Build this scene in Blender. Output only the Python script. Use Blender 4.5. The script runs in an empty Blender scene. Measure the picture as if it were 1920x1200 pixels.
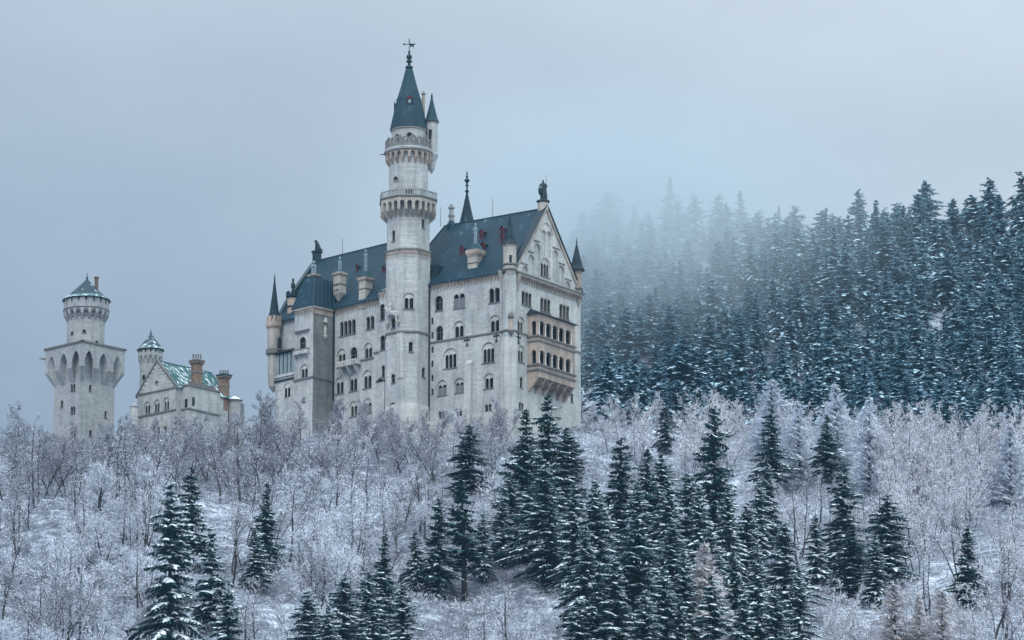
import bpy, math, random
import numpy as np
from math import sin, cos, pi, radians, tan, atan, sqrt, exp
from mathutils import Vector
from mathutils.geometry import tessellate_polygon

# ------------------------------------------------------------------ camera, sky, sun, exposure
scene = bpy.context.scene
col = scene.collection
FOC = 8400.0                                   # focal length in pixels of a 1920 px wide frame
PITCH = atan(2000 / FOC)
CAM = np.array([0.0, 0.0, 2.0])
cd = bpy.data.cameras.new('camera')
cam = bpy.data.objects.new('camera', cd)
col.objects.link(cam)
cam.location = CAM
cam.rotation_euler = (pi / 2 + PITCH, 0, 0)
cd.sensor_width = 36.0
cd.lens = FOC / 1920 * 36.0
cd.clip_start = 0.5
cd.clip_end = 9000
scene.camera = cam

SUN_EL, SUN_AZ = radians(48), radians(-158)     # azimuth measured from +Y towards +X
world = bpy.data.worlds.new("World")
scene.world = world
world.use_nodes = True
wn = world.node_tree
wn.nodes.clear()


def node(nt, kind, **kw):
    n = nt.nodes.new(kind)
    for k, v in kw.items():
        if k in n.inputs:
            n.inputs[k].default_value = v
        else:
            setattr(n, k, v)
    return n


def ramp(nt, src, stops, interp='LINEAR'):
    r = nt.nodes.new('ShaderNodeValToRGB')
    r.color_ramp.interpolation = interp
    e = r.color_ramp.elements
    while len(e) < len(stops):
        e.new(0.5)
    for i, (p, c) in enumerate(stops):
        e[i].position = p
        e[i].color = (c, c, c, 1) if isinstance(c, (int, float)) else (*c, 1)
    nt.links.new(src, r.inputs[0])
    return r


def math_(nt, op, a, b=None, clamp=False):
    n = nt.nodes.new('ShaderNodeMath')
    n.operation = op
    n.use_clamp = clamp
    for i, v in enumerate((a, b)):
        if v is None:
            continue
        if isinstance(v, (int, float)):
            n.inputs[i].default_value = v
        else:
            nt.links.new(v, n.inputs[i])
    return n.outputs[0]


def mixc(nt, fac, a, b, mode='MIX'):
    n = nt.nodes.new('ShaderNodeMix')
    n.data_type = 'RGBA'
    n.blend_type = mode
    for i, v in ((0, fac), (6, a), (7, b)):
        if isinstance(v, tuple):
            n.inputs[i].default_value = (*v, 1)
        elif isinstance(v, (int, float)):
            n.inputs[i].default_value = v
        else:
            nt.links.new(v, n.inputs[i])
    return n.outputs[2]


sky = wn.nodes.new('ShaderNodeTexSky')
sky.sky_type = 'NISHITA'
sky.sun_disc = False
sky.sun_elevation = SUN_EL
sky.sun_rotation = SUN_AZ
sky.altitude = 900
tc = wn.nodes.new('ShaderNodeTexCoord')
sep = wn.nodes.new('ShaderNodeSeparateXYZ')
wn.links.new(tc.outputs['Generated'], sep.inputs[0])
# overcast cloud deck: radiance by elevation (brighter overhead), soft cloud shapes by direction
mp = node(wn, 'ShaderNodeMapping')
mp.inputs['Scale'].default_value = (4.5, 4.5, 9)
mp.inputs['Location'].default_value = (1.3, 0.2, 4.0)
wn.links.new(tc.outputs['Generated'], mp.inputs['Vector'])
nz = node(wn, 'ShaderNodeTexNoise', Scale=2.0, Detail=4.0, Roughness=0.5)
wn.links.new(mp.outputs[0], nz.inputs['Vector'])
nzc = math_(wn, 'SUBTRACT', nz.outputs[0], 0.5)
tilt = math_(wn, 'MULTIPLY', sep.outputs[0], 0.42)          # clearer, paler to the right
warp = math_(wn, 'MULTIPLY', nzc, 0.15)
elev = math_(wn, 'ADD', math_(wn, 'ADD', sep.outputs[2], tilt), warp)
deck = ramp(wn, elev, [(0.0, (0.14, 0.205, 0.30)), (0.155, (0.235, 0.31, 0.405)), (0.205, (0.305, 0.385, 0.48)),
                       (0.262, (0.385, 0.465, 0.55)), (0.33, (0.49, 0.57, 0.64)), (0.50, (0.70, 0.84, 0.98)),
                       (0.75, (0.80, 0.94, 1.0))])
DECK_GAIN = 1.12
overhead = ramp(wn, sep.outputs[2], [(0.30, 0.0), (0.75, 1.0)])
gain = math_(wn, 'ADD', math_(wn, 'MULTIPLY', overhead.outputs[0], 1.15), DECK_GAIN)
deckc = wn.nodes.new('ShaderNodeVectorMath')
deckc.operation = 'SCALE'
wn.links.new(deck.outputs[0], deckc.inputs[0])
wn.links.new(gain, deckc.inputs['Scale'])
bg1 = node(wn, 'ShaderNodeBackground', Strength=0.08)
wn.links.new(sky.outputs[0], bg1.inputs[0])
bg2 = node(wn, 'ShaderNodeBackground', Strength=1.0)
wn.links.new(deckc.outputs[0], bg2.inputs[0])
mx = node(wn, 'ShaderNodeMixShader')
mx.inputs[0].default_value = 0.92
wn.links.new(bg1.outputs[0], mx.inputs[1])
wn.links.new(bg2.outputs[0], mx.inputs[2])
wo = wn.nodes.new('ShaderNodeOutputWorld')
wn.links.new(mx.outputs[0], wo.inputs[0])

sl = bpy.data.lights.new('sun', 'SUN')
sl.energy = 1.3
sl.angle = radians(28)
sl.color = (1.0, 0.985, 0.96)
so = bpy.data.objects.new('sun', sl)
col.objects.link(so)
sdir = Vector((sin(SUN_AZ) * cos(SUN_EL), cos(SUN_AZ) * cos(SUN_EL), sin(SUN_EL)))
so.rotation_euler = sdir.to_track_quat('Z', 'Y').to_euler()
so.location = (0, 0, 600)

vs = scene.view_settings
vs.view_transform = 'Standard'
vs.look = 'None'
vs.exposure = 0.17
vs.gamma = 1.0
scene.cycles.use_denoising = True
scene.cycles.max_bounces = 5
scene.cycles.diffuse_bounces = 3
scene.cycles.glossy_bounces = 2
scene.cycles.transmission_bounces = 2
scene.cycles.volume_bounces = 3
scene.cycles.caustics_reflective = False
scene.cycles.caustics_refractive = False

random.seed(7)
RNG = np.random.default_rng(11)

# ------------------------------------------------------------------ projection helpers (where a sight line meets a real wall or slope)
FWD = np.array([0, cos(PITCH), sin(PITCH)])
UPV = np.array([0, -sin(PITCH), cos(PITCH)])
RGT = np.array([1.0, 0, 0])


def ray(px, py):
    return FWD + (px - 960) / FOC * RGT - (py - 600) / FOC * UPV


def at_y(px, py, Y):
    d = ray(px, py)
    return CAM + d * (Y / d[1])


class Fr:
    """upright plane: origin O, u runs along the wall, n points out of it"""
    def __init__(s, O, deg):
        a = radians(deg)
        s.deg = deg
        s.O = np.array([O[0], O[1], 0.0])
        s.u = np.array([sin(a), cos(a), 0])
        s.n = np.cross(s.u, [0, 0, 1.0])
        if s.n[1] > 0:
            s.n = -s.n

    def uz(s, px, py):
        d = ray(px, py)
        t = np.dot(s.O - CAM, s.n) / np.dot(d, s.n)
        p = CAM + t * d
        return float(np.dot(p - s.O, s.u)), float(p[2])

    def P(s, u, z, d=0.0):
        return s.O + s.u * u + s.n * d + np.array([0, 0, z])

    def out(s, d):
        return Fr(s.O + s.n * d, s.deg)


# ------------------------------------------------------------------ materials
def new_mat(name):
    m = bpy.data.materials.new(name)
    m.use_nodes = True
    nt = m.node_tree
    return m, nt, nt.nodes['Principled BSDF']


def simple(name, c, rough=0.8, metallic=0.0, var=0.15, scale=3.0, spec=0.3):
    m, nt, b = new_mat(name)
    g = nt.nodes.new('ShaderNodeTexCoord')
    n = node(nt, 'ShaderNodeTexNoise', Scale=scale, Detail=4.0)
    nt.links.new(g.outputs['Object'], n.inputs['Vector'])
    lo = tuple(x * (1 - var) for x in c)
    hi = tuple(min(1, x * (1 + var)) for x in c)
    r = ramp(nt, n.outputs[0], [(0.3, lo), (0.7, hi)])
    nt.links.new(r.outputs[0], b.inputs['Base Color'])
    b.inputs['Roughness'].default_value = rough
    b.inputs['Metallic'].default_value = metallic
    b.inputs['Specular IOR Level'].default_value = spec
    return m


def stone(name, c, brick=0.12, stain=0.3, bw=1.1, bh=0.42, warm=(1, 1, 1)):
    """ashlar: faint courses and joints, blocks of slightly different tone, vertical rain streaks"""
    m, nt, b = new_mat(name)
    g = nt.nodes.new('ShaderNodeTexCoord')
    sp = nt.nodes.new('ShaderNodeSeparateXYZ')
    nt.links.new(g.outputs['Object'], sp.inputs[0])
    along = math_(nt, 'ADD', math_(nt, 'MULTIPLY', sp.outputs[0], -0.24), math_(nt, 'MULTIPLY', sp.outputs[1], 1.37))
    cb = nt.nodes.new('ShaderNodeCombineXYZ')
    nt.links.new(along, cb.inputs[0])
    nt.links.new(sp.outputs[2], cb.inputs[1])
    br = nt.nodes.new('ShaderNodeTexBrick')
    br.inputs['Color1'].default_value = (0.85, 0.85, 0.85, 1)
    br.inputs['Color2'].default_value = (1.12, 1.12, 1.12, 1)
    br.inputs['Mortar'].default_value = (0.70, 0.70, 0.70, 1)
    br.inputs['Scale'].default_value = 1.0
    br.inputs['Mortar Size'].default_value = 0.03
    br.inputs['Brick Width'].default_value = bw
    br.inputs['Row Height'].default_value = bh
    nt.links.new(cb.outputs[0], br.inputs['Vector'])
    n1 = node(nt, 'ShaderNodeTexNoise', Scale=0.16, Detail=5.0, Roughness=0.6)
    nt.links.new(g.outputs['Object'], n1.inputs['Vector'])
    mp = node(nt, 'ShaderNodeMapping')
    mp.inputs['Scale'].default_value = (0.9, 0.9, 0.10)
    nt.links.new(g.outputs['Object'], mp.inputs['Vector'])
    n2 = node(nt, 'ShaderNodeTexNoise', Scale=0.9, Detail=4.0, Roughness=0.6)
    nt.links.new(mp.outputs[0], n2.inputs['Vector'])
    n3 = node(nt, 'ShaderNodeTexNoise', Scale=1.7, Detail=3.0)
    nt.links.new(g.outputs['Object'], n3.inputs['Vector'])
    t1 = ramp(nt, n1.outputs[0], [(0.30, tuple(x * (1 - stain) * w for x, w in zip(c, (0.97, 1.0, 1.03)))),
                                  (0.62, c)])
    t2 = ramp(nt, n2.outputs[0], [(0.34, 1 - stain * 0.9), (0.56, 1.0)])
    t3 = ramp(nt, n3.outputs[0], [(0.25, 0.86), (0.75, 1.08)])
    c1 = mixc(nt, brick * 5 if brick * 5 < 1 else 1.0, t1.outputs[0], br.outputs[0], 'MULTIPLY')
    c2 = mixc(nt, 1.0, c1, t2.outputs[0], 'MULTIPLY')
    c3 = mixc(nt, 1.0, c2, t3.outputs[0], 'MULTIPLY')
    nt.links.new(c3, b.inputs['Base Color'])
    b.inputs['Roughness'].default_value = 0.9
    b.inputs['Specular IOR Level'].default_value = 0.2
    bp = node(nt, 'ShaderNodeBump', Strength=0.5, Distance=0.06)
    nt.links.new(br.outputs[0], bp.inputs['Height'])
    nt.links.new(bp.outputs[0], b.inputs['Normal'])
    return m


def snowed(name, c, snow=(0.72, 0.76, 0.82), amount=0.5, scale=0.9, rough=0.75, stretch=(1, 1, 1)):
    """a surface with patches of thin snow caught on it"""
    m, nt, b = new_mat(name)
    g = nt.nodes.new('ShaderNodeTexCoord')
    mp = node(nt, 'ShaderNodeMapping')
    mp.inputs['Scale'].default_value = stretch
    nt.links.new(g.outputs['Object'], mp.inputs['Vector'])
    n = node(nt, 'ShaderNodeTexNoise', Scale=scale, Detail=6.0, Roughness=0.7)
    nt.links.new(mp.outputs[0], n.inputs['Vector'])
    n2 = node(nt, 'ShaderNodeTexNoise', Scale=scale * 0.25, Detail=3.0)
    nt.links.new(g.outputs['Object'], n2.inputs['Vector'])
    s = math_(nt, 'ADD', math_(nt, 'MULTIPLY', n.outputs[0], 0.6), math_(nt, 'MULTIPLY', n2.outputs[0], 0.4))
    r = ramp(nt, s, [(0.62 - amount * 0.3, 0.0), (0.68 - amount * 0.24, 1.0)])
    dk = ramp(nt, n2.outputs[0], [(0.3, tuple(x * 0.75 for x in c)), (0.7, tuple(x * 1.2 for x in c))])
    nt.links.new(mixc(nt, r.outputs[0], dk.outputs[0], snow), b.inputs['Base Color'])
    b.inputs['Roughness'].default_value = rough
    b.inputs['Specular IOR Level'].default_value = 0.25
    return m


M = {}
M['wall'] = stone('limestone_wall', (0.575, 0.58, 0.565), 0.15, 0.27)
M['wall_pale'] = stone('pale_limestone', (0.64, 0.635, 0.60), 0.11, 0.25)
M['wall_dark'] = stone('dark_limestone', (0.27, 0.27, 0.26), 0.13, 0.30)  # darker stone for the block's side wall, window reveals and battlement
M['wall_grey'] = stone('grey_tower_stone', (0.44, 0.445, 0.44), 0.15, 0.2, 0.9, 0.5)
M['trim'] = stone('trim_stone', (0.54, 0.49, 0.43), 0.03, 0.30)
M['pink'] = stone('warm_sandstone', (0.55, 0.44, 0.37), 0.05, 0.35)
M['orange'] = stone('ochre_sandstone', (0.46, 0.36, 0.28), 0.05, 0.4)
M['brick'] = stone('chimney_brick', (0.32, 0.215, 0.165), 0.14, 0.35, 0.5, 0.2)
M['band'] = simple('weathered_ledge', (0.17, 0.165, 0.16), 0.9)
M['slate'] = snowed('blue_sheet_metal_roof', (0.004, 0.026, 0.046), (0.08, 0.15, 0.20), 0.10, 0.7, 0.6)
M['rib'] = simple('roof_seam', (0.024, 0.068, 0.100), 0.6)
M['cone'] = snowed('blue_green_copper', (0.006, 0.022, 0.034), (0.25, 0.33, 0.40), 0.0, 0.8, 0.55)
M['copper'] = snowed('verdigris_copper', (0.014, 0.050, 0.070), (0.045, 0.10, 0.125), 0.25, 0.8, 0.6, (1, 1, 0.2))
M['copper_snow'] = snowed('verdigris_copper_with_snow', (0.035, 0.13, 0.13), (0.55, 0.62, 0.67), 0.46, 0.9, 0.7)
M['slate_snow'] = snowed('dark_slate_with_snow', (0.035, 0.06, 0.08), (0.7, 0.75, 0.8), 0.2, 0.8, 0.7)
M['dark'] = simple('dark_lead', (0.012, 0.026, 0.038), 0.6)
M['bronze'] = simple('weathered_bronze', (0.014, 0.036, 0.042), 0.5, 0.0, 0.3, 5)
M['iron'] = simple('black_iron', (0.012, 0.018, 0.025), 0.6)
M['glass'] = simple('dark_window_glass', (0.006, 0.012, 0.020), 0.2, 0.0, 0.5, 0.7, 0.3)
M['greyglass'] = simple('pale_glass_panel', (0.26, 0.31, 0.32), 0.25, 0.0, 0.15, 0.6, 0.5)
M['shutter'] = simple('grey_shutter', (0.16, 0.175, 0.185), 0.8)
M['red'] = simple('red_dormer_paint', (0.17, 0.020, 0.030), 0.6)
M['flue'] = simple('galvanised_flue', (0.32, 0.40, 0.45), 0.4, 0.2)
M['white'] = simple('pale_carved_stone', (0.66, 0.65, 0.62), 0.85)
M['snow'] = simple('snow', (0.80, 0.84, 0.88), 0.8, 0.0, 0.05, 0.5)
M['needle'] = simple('spruce_needles', (0.009, 0.042, 0.044), 0.85, 0.0, 0.5, 0.8, 0.15)
M['needle_mid'] = simple('frosted_needles', (0.05, 0.115, 0.13), 0.85, 0.0, 0.5, 0.8, 0.15)
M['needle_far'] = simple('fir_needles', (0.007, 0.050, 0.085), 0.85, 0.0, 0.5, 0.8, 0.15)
M['treesnow'] = simple('snow_on_branches', (0.74, 0.81, 0.86), 0.85, 0.0, 0.12, 0.6)
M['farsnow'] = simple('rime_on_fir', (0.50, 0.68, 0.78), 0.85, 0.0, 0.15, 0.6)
M['bark'] = simple('dark_bark', (0.045, 0.040, 0.042), 0.9, 0.0, 0.3, 2)
M['twig_dark'] = simple('bare_brown_twig', (0.11, 0.10, 0.115), 0.9, 0.0, 0.3, 2)
M['twig_grey'] = simple('grey_rimed_twig', (0.34, 0.36, 0.42), 0.9, 0.0, 0.2, 0.5)
M['frost'] = simple('hoar_frost', (0.78, 0.82, 0.91), 0.9, 0.0, 0.12, 0.4)
M['twig_beige'] = simple('beige_rimed_twig', (0.45, 0.41, 0.42), 0.9, 0.0, 0.2, 0.5)
M['larch'] = simple('frosted_larch_twig', (0.70, 0.64, 0.63), 0.9, 0.0, 0.15, 0.6)


# ------------------------------------------------------------------ mesh builder
class MB:
    def __init__(s):
        s.v, s.f, s.m = [], [], []

    def poly(s, pts, m=0):
        i = len(s.v)
        s.v += [tuple(map(float, p)) for p in pts]
        s.f.append(tuple(range(i, i + len(pts))))
        s.m.append(m)

    def hexa(s, p, m=0):
        """8 corners: bottom ring 0-3, top ring 4-7"""
        i = len(s.v)
        s.v += [tuple(map(float, q)) for q in p]
        for a in ((3, 2, 1, 0), (4, 5, 6, 7), (0, 1, 5, 4), (1, 2, 6, 5), (2, 3, 7, 6), (3, 0, 4, 7)):
            s.f.append(tuple(i + k for k in a))
            s.m.append(m)

    def box(s, F, u0, u1, z0, z1, d0, d1, m=0):
        s.hexa([F.P(u0, z0, d0), F.P(u1, z0, d0), F.P(u1, z0, d1), F.P(u0, z0, d1),
                F.P(u0, z1, d0), F.P(u1, z1, d0), F.P(u1, z1, d1), F.P(u0, z1, d1)], m)

    def wedge(s, F, u0, u1, z0, z1, d0, d1, m=0):
        """bracket: depth d0 at the bottom, from d0 to d1 at the top"""
        s.hexa([F.P(u0, z0, d0 - .05), F.P(u1, z0, d0 - .05), F.P(u1, z0, d0 + .02), F.P(u0, z0, d0 + .02),
                F.P(u0, z1, d0 - .05), F.P(u1, z1, d0 - .05), F.P(u1, z1, d1), F.P(u0, z1, d1)], m)

    def rev(s, c, prof, n=40, m=0, rot=0.0, cap=False, sx=1.0):
        """lathe of (r, z) pairs about the upright axis through c"""
        i = len(s.v)
        for r, z in prof:
            for k in range(n):
                a = rot + 2 * pi * k / n
                s.v.append((c[0] + r * cos(a) * sx, c[1] + r * sin(a), z))
        for j in range(len(prof) - 1):
            for k in range(n):
                k2 = (k + 1) % n
                s.f.append((i + j * n + k, i + j * n + k2, i + (j + 1) * n + k2, i + (j + 1) * n + k))
                s.m.append(m)
        if cap:
            for j in (0, len(prof) - 1):
                s.f.append(tuple(i + j * n + k for k in range(n)))
                s.m.append(m)

    def sheet(s, F, outer, holes, d=0.0, m=0):
        polys = [[Vector((u, z, 0)) for u, z in outer]] + [[Vector((u, z, 0)) for u, z in h] for h in holes]
        flat = [p for q in polys for p in q]
        i = len(s.v)
        s.v += [tuple(map(float, F.P(p.x, p.y, d))) for p in flat]
        for t in tessellate_polygon(polys):
            a, b, c = (flat[k] for k in t)
            if abs((b.x - a.x) * (c.y - a.y) - (c.x - a.x) * (b.y - a.y)) < 1e-7:
                continue
            s.f.append(tuple(i + k for k in t))
            s.m.append(m)

    def reveal(s, F, loop, d0, d1, m=0):
        for k in range(len(loop)):
            (a, b), (c, d) = loop[k], loop[(k + 1) % len(loop)]
            s.poly([F.P(a, b, d0), F.P(c, d, d0), F.P(c, d, d1), F.P(a, b, d1)], m)

    def ring(s, F, lo, hi, d, m=0, thick=None):
        """band between two equal-length open polylines, proud by d"""
        for k in range(len(lo) - 1):
            q = [lo[k], lo[k + 1], hi[k + 1], hi[k]]
            s.hexa([F.P(*p, -0.02) for p in q] + [F.P(*p, d) for p in q], m)

    def tube(s, a, b, r0, r1, n=6, m=0):
        a, b = np.array(a, float), np.array(b, float)
        w = b - a
        L = np.linalg.norm(w)
        if L < 1e-6:
            return
        w /= L
        p = np.cross(w, [0, 0, 1.0])
        if np.linalg.norm(p) < .05:
            p = np.array([1.0, 0, 0])
        p /= np.linalg.norm(p)
        q = np.cross(w, p)
        i = len(s.v)
        for c, r in ((a, r0), (b, r1)):
            for k in range(n):
                t = 2 * pi * k / n
                s.v.append(tuple(c + r * (cos(t) * p + sin(t) * q)))
        for k in range(n):
            k2 = (k + 1) % n
            s.f.append((i + k, i + k2, i + n + k2, i + n + k))
            s.m.append(m)
        s.f.append(tuple(i + k for k in range(n))); s.m.append(m)
        s.f.append(tuple(i + n + k for k in range(n))); s.m.append(m)

    def ball(s, c, r, m=0, sz=1.0, n=10):
        s.rev(c, [(r * sin(pi * k / 6) + 1e-3, c[2] - r * sz * cos(pi * k / 6)) for k in range(7)], n, m)

    def build(s, name, mats, parent=None, smooth=False):
        me = bpy.data.meshes.new(name)
        off = ROOT.get(parent.name, (0, 0, 0)) if parent else (0, 0, 0)
        v = np.array(s.v, float).reshape(-1, 3) - np.array(off)
        me.from_pydata(v.tolist(), [], s.f)
        for mm in (mats if isinstance(mats, (list, tuple)) else [mats]):
            me.materials.append(mm)
        me.polygons.foreach_set('material_index', np.array(s.m, dtype=np.int32))
        if smooth:
            me.polygons.foreach_set('use_smooth', np.ones(len(s.f), dtype=bool))
        me.update()
        o = bpy.data.objects.new(name, me)
        col.objects.link(o)
        if parent:
            o.parent = parent
            ROOT[o.name] = off
        return o


ROOT = {}


def thing(name, label, cat, loc, group=None):
    o = bpy.data.objects.new(name, None)
    col.objects.link(o)
    o.location = tuple(map(float, loc))
    o.empty_display_size = 1
    ROOT[o.name] = tuple(map(float, loc))
    return tag(o, label, cat, group)


def tag(o, label, cat, group=None, kind=None):
    if label:
        o['label'] = label
    if cat:
        o['category'] = cat
    if group:
        o['group'] = group
    if kind:
        o['kind'] = kind
    return o


def arch(u0, u1, z0, z1, n=8, point=False):
    """round-headed (or pointed) opening outline, counter-clockwise"""
    r = (u1 - u0) / 2
    c = (u0 + u1) / 2
    h = r * (1.7 if point else 1.0)
    zs = max(z0 + 0.05, z1 - h)
    h = z1 - zs
    pts = [(u0, z0), (u1, z0)]
    for k in range(n + 1):
        t = pi * k / n
        if point:
            x = cos(t)
            pts.append((c + r * x, zs + h * (1 - abs(x) ** 1.8) ** 1.0))
        else:
            pts.append((c + r * cos(t), zs + h * sin(t)))
    return pts


def rect(u0, u1, z0, z1):
    return [(u0, z0), (u1, z0), (u1, z1), (u0, z1)]


class Wall:
    """a flat wall face that collects real window openings"""
    def __init__(s, F, outline, parent):
        s.F, s.outline, s.parent, s.holes, s.rev = F, outline, parent, [], []

    def hole(s, loop, depth):
        s.holes.append(loop)
        s.rev.append((loop, depth))

    def into(s, mb, m=0):
        mb.sheet(s.F, s.outline, s.holes, 0, m)
        for l, d in s.rev:
            mb.reveal(s.F, l, 0, -d, m)

    def win(s, x0, x1, y0, y1, kind='single', sill=True, label=None, mould=True, name='window'):
        """x0..x1, y0..y1: where the opening stands in the photograph"""
        F = s.F
        xm, ym = (x0 + x1) / 2, (y0 + y1) / 2
        ua, ub = sorted((F.uz(x0, ym)[0], F.uz(x1, ym)[0]))
        za, zb = F.uz(xm, y1)[1], F.uz(xm, y0)[1]
        return s.win_uz(ua, ub, za, zb, kind, sill, label, mould, name)

    def win_uz(s, ua, ub, za, zb, kind='single', sill=True, label=None, mould=True, name='window'):
        F = s.F
        w, h = ub - ua, zb - za
        b = MB()
        g = MB()
        extra = None
        if kind in ('single', 'slit', 'point'):
            lp = rect(ua, ub, za, zb) if kind == 'slit' else arch(ua, ub, za, zb, point=(kind == 'point'))
            s.hole(lp, 0.10)
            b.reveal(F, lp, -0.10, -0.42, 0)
            g.sheet(F, lp, [], -0.40, 0)
            if kind == 'single' and w > .8:
                g.box(F, (ua + ub) / 2 - .04, (ua + ub) / 2 + .04, za, zb - w * .1, -.40, -.36, 1)
                g.box(F, ua, ub, za + h * .55, za + h * .55 + .08, -.40, -.365, 1)
        else:
            n = {'bi': 2, 'tri': 3, 'quad': 4, 'bib': 2, 'trib': 3, 'shut': 2, 'shutb': 2}[kind]
            blind = kind in ('bib', 'trib', 'shutb')
            if blind:
                lp = arch(ua, ub, za, zb, 12)
                dp = 0.16
                ztop = za + h * 0.70
                i0, i1 = ua + w * .09, ub - w * .09
            else:
                lp = rect(ua, ub, za, zb)
                dp = 0.05
                ztop = zb - .12
                i0, i1 = ua + .1, ub - .1
            s.hole(lp, dp)
            pw = 0.17 if n > 2 else 0.24
            ow = (i1 - i0 - pw * (n - 1)) / n
            hs = []
            for k in range(n):
                a = i0 + k * (ow + pw)
                hs.append(arch(a, a + ow, za + .06, ztop, 6))
            b.sheet(F, lp, hs, -dp, 1)
            for q in hs:
                b.reveal(F, q, -dp, -0.55, 0)
                g.sheet(F, q, [], -0.52, 0)
            for k in range(1, n):                      # colonettes with capitals between the lights
                a = i0 + k * (ow + pw) - pw / 2
                p = F.P(a, 0, -dp + .05)
                zt = ztop - ow * .5
                b.rev(p, [(.09, za + .1), (.07, za + .25), (.065, zt - .25), (.14, zt)], 8, 2)
            if kind in ('shut', 'shutb'):
                sh = MB()
                zs = ztop - ow * .75
                sh.box(F, i0 - .02, i1 + .02, za + .04, zs, -dp, -dp + .09)
                for k in range(5):
                    uu = i0 + (i1 - i0) * k / 4
                    sh.box(F, uu - .02, uu + .02, za + .06, zs - .02, -dp + .085, -dp + .11)
                extra = sh
        if mould and kind != 'slit' and kind not in ('bi', 'tri', 'quad', 'shut'):
            t = 0.16
            top = arch(ua, ub, za, zb, 12)[2:]
            c = (ua + ub) / 2
            r = w / 2
            zs = zb - r
            hi = [(c + (x - c) * (1 + t / r), zs + (z - zs) * (1 + t / r)) for x, z in top]
            b.ring(F, top, hi, .09, 2)
        if kind in ('bi', 'tri', 'quad', 'shut'):
            for q in hs:
                top = q[2:]
                c = sum(p[0] for p in q[:2]) / 2
                r = (q[1][0] - q[0][0]) / 2
                zs = max(p[1] for p in q) - r
                hi = [(c + (x - c) * 1.28, zs + (z - zs) * 1.28) for x, z in top]
                b.ring(F, top, hi, .06, 2)
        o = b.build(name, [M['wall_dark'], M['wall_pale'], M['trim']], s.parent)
        if label:
            o['label'] = label
        g.build('pane', [M['glass'], M['band']], o)
        if extra:
            extra.build('shutter', M['shutter'], o)
        if sill:
            q = MB()
            q.box(F, ua - .12, ub + .12, za - .18, za, -.1, .16)
            q.build('sill', M['band'], o)
        return o


def ribs(mb, a0, a1, b0, b1, n, m=1, h=.09, w=.10):
    """raised seams between an eave line a0-a1 and a ridge line b0-b1"""
    a0, a1, b0, b1 = (np.array(p, float) for p in (a0, a1, b0, b1))
    nrm = np.cross(a1 - a0, b0 - a0)
    nrm /= np.linalg.norm(nrm)
    if nrm[2] < 0:
        nrm = -nrm
    for k in range(n + 1):
        t = k / n
        p, q = a0 + (a1 - a0) * t, b0 + (b1 - b0) * t
        e = (a1 - a0) / np.linalg.norm(a1 - a0) * w / 2
        mb.hexa([p - e, p + e, q + e, q - e, p - e + nrm * h, p + e + nrm * h, q + e + nrm * h, q - e + nrm * h], m)


def frieze(mb, F, u0, u1, z, d=0.35, h=1.3, step=.85, m_top=0, m_arch=1, m_dark=2):
    """eave cornice with a small round-arch frieze hanging below it"""
    mb.box(F, u0, u1, z - .42, z, -.05, d, m_top)
    mb.box(F, u0, u1, z - .62, z - .42, -.05, d * .72, m_arch)
    n = max(1, int(round((u1 - u0) / step)))
    st = (u1 - u0) / n
    holes = []
    for k in range(n):
        a = u0 + k * st
        holes.append(arch(a + st * .17, a + st * .83, z - h - .3, z - .8, 5))
    for k, q in enumerate(holes):
        a = u0 + k * st
        outer = [(a, z - h), (q[0][0], z - h)] + [p for p in q[2:][::-1]] + [(q[1][0], z - h), (a + st, z - h), (a + st, z - .62), (a, z - .62)]
        mb.sheet(F, outer, [], .22, m_arch)
        mb.box(F, a - st * .13, a + st * .13, z - h - .18, z - h + .02, -.02, .2, m_arch)
        for i in range(2, len(q) - 1):
            mb.poly([F.P(*q[i], .22), F.P(*q[i + 1], .22), F.P(*q[i + 1], 0), F.P(*q[i], 0)], m_arch)


def polyfaces(c, R, n, rot=0.0):
    """outward-facing frames of a regular polygon: list of (frame, side length)"""
    out = []
    for k in range(n):
        a0, a1 = rot + 2 * pi * k / n, rot + 2 * pi * (k + 1) / n
        p0 = np.array([c[0] + R * cos(a0), c[1] + R * sin(a0), 0])
        p1 = np.array([c[0] + R * cos(a1), c[1] + R * sin(a1), 0])
        d = p1 - p0
        L = float(np.linalg.norm(d))
        f = Fr(p0, 0)
        f.u = d / L
        am = (a0 + a1) / 2
        f.n = np.array([cos(am), sin(am), 0])
        out.append((f, L))
    return out


def mach(mb, F, u0, u1, n, zb, zs, za, zt, d, pier, point=False, m=0, mi=0, ratio=1.0):
    """corbelled gallery front: tapering brackets carry an arcade that stands out by d"""
    st = (u1 - u0) / n
    um = (u0 + u1) / 2

    def I(u, z, dd=0.0):
        return F.P(um + (u - um) * ratio, z, -d + dd)
    for k in range(n):
        a = u0 + k * st
        q = arch(a + pier / 2, a + st - pier / 2, zs, za, 8, point)
        outer = [(a, zs), q[0]] + q[2:][::-1] + [q[1], (a + st, zs), (a + st, zt), (a, zt)]
        mb.sheet(F, outer, [], 0, m)
        for i in range(1, len(q)):
            j = (i + 1) % len(q)
            mb.poly([F.P(*q[i], 0), F.P(*q[j], 0), I(*q[j]), I(*q[i])], mi)
        for b0, b1 in ((a, a + pier / 2), (a + st - pier / 2, a + st)):
            mb.hexa([I(b0, zb, -.05), I(b1, zb, -.05), I(b1, zb, .04), I(b0, zb, .04),
                     I(b0, zs, -.05), I(b1, zs, -.05), F.P(b1, zs, -.002), F.P(b0, zs, -.002)], mi)


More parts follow.
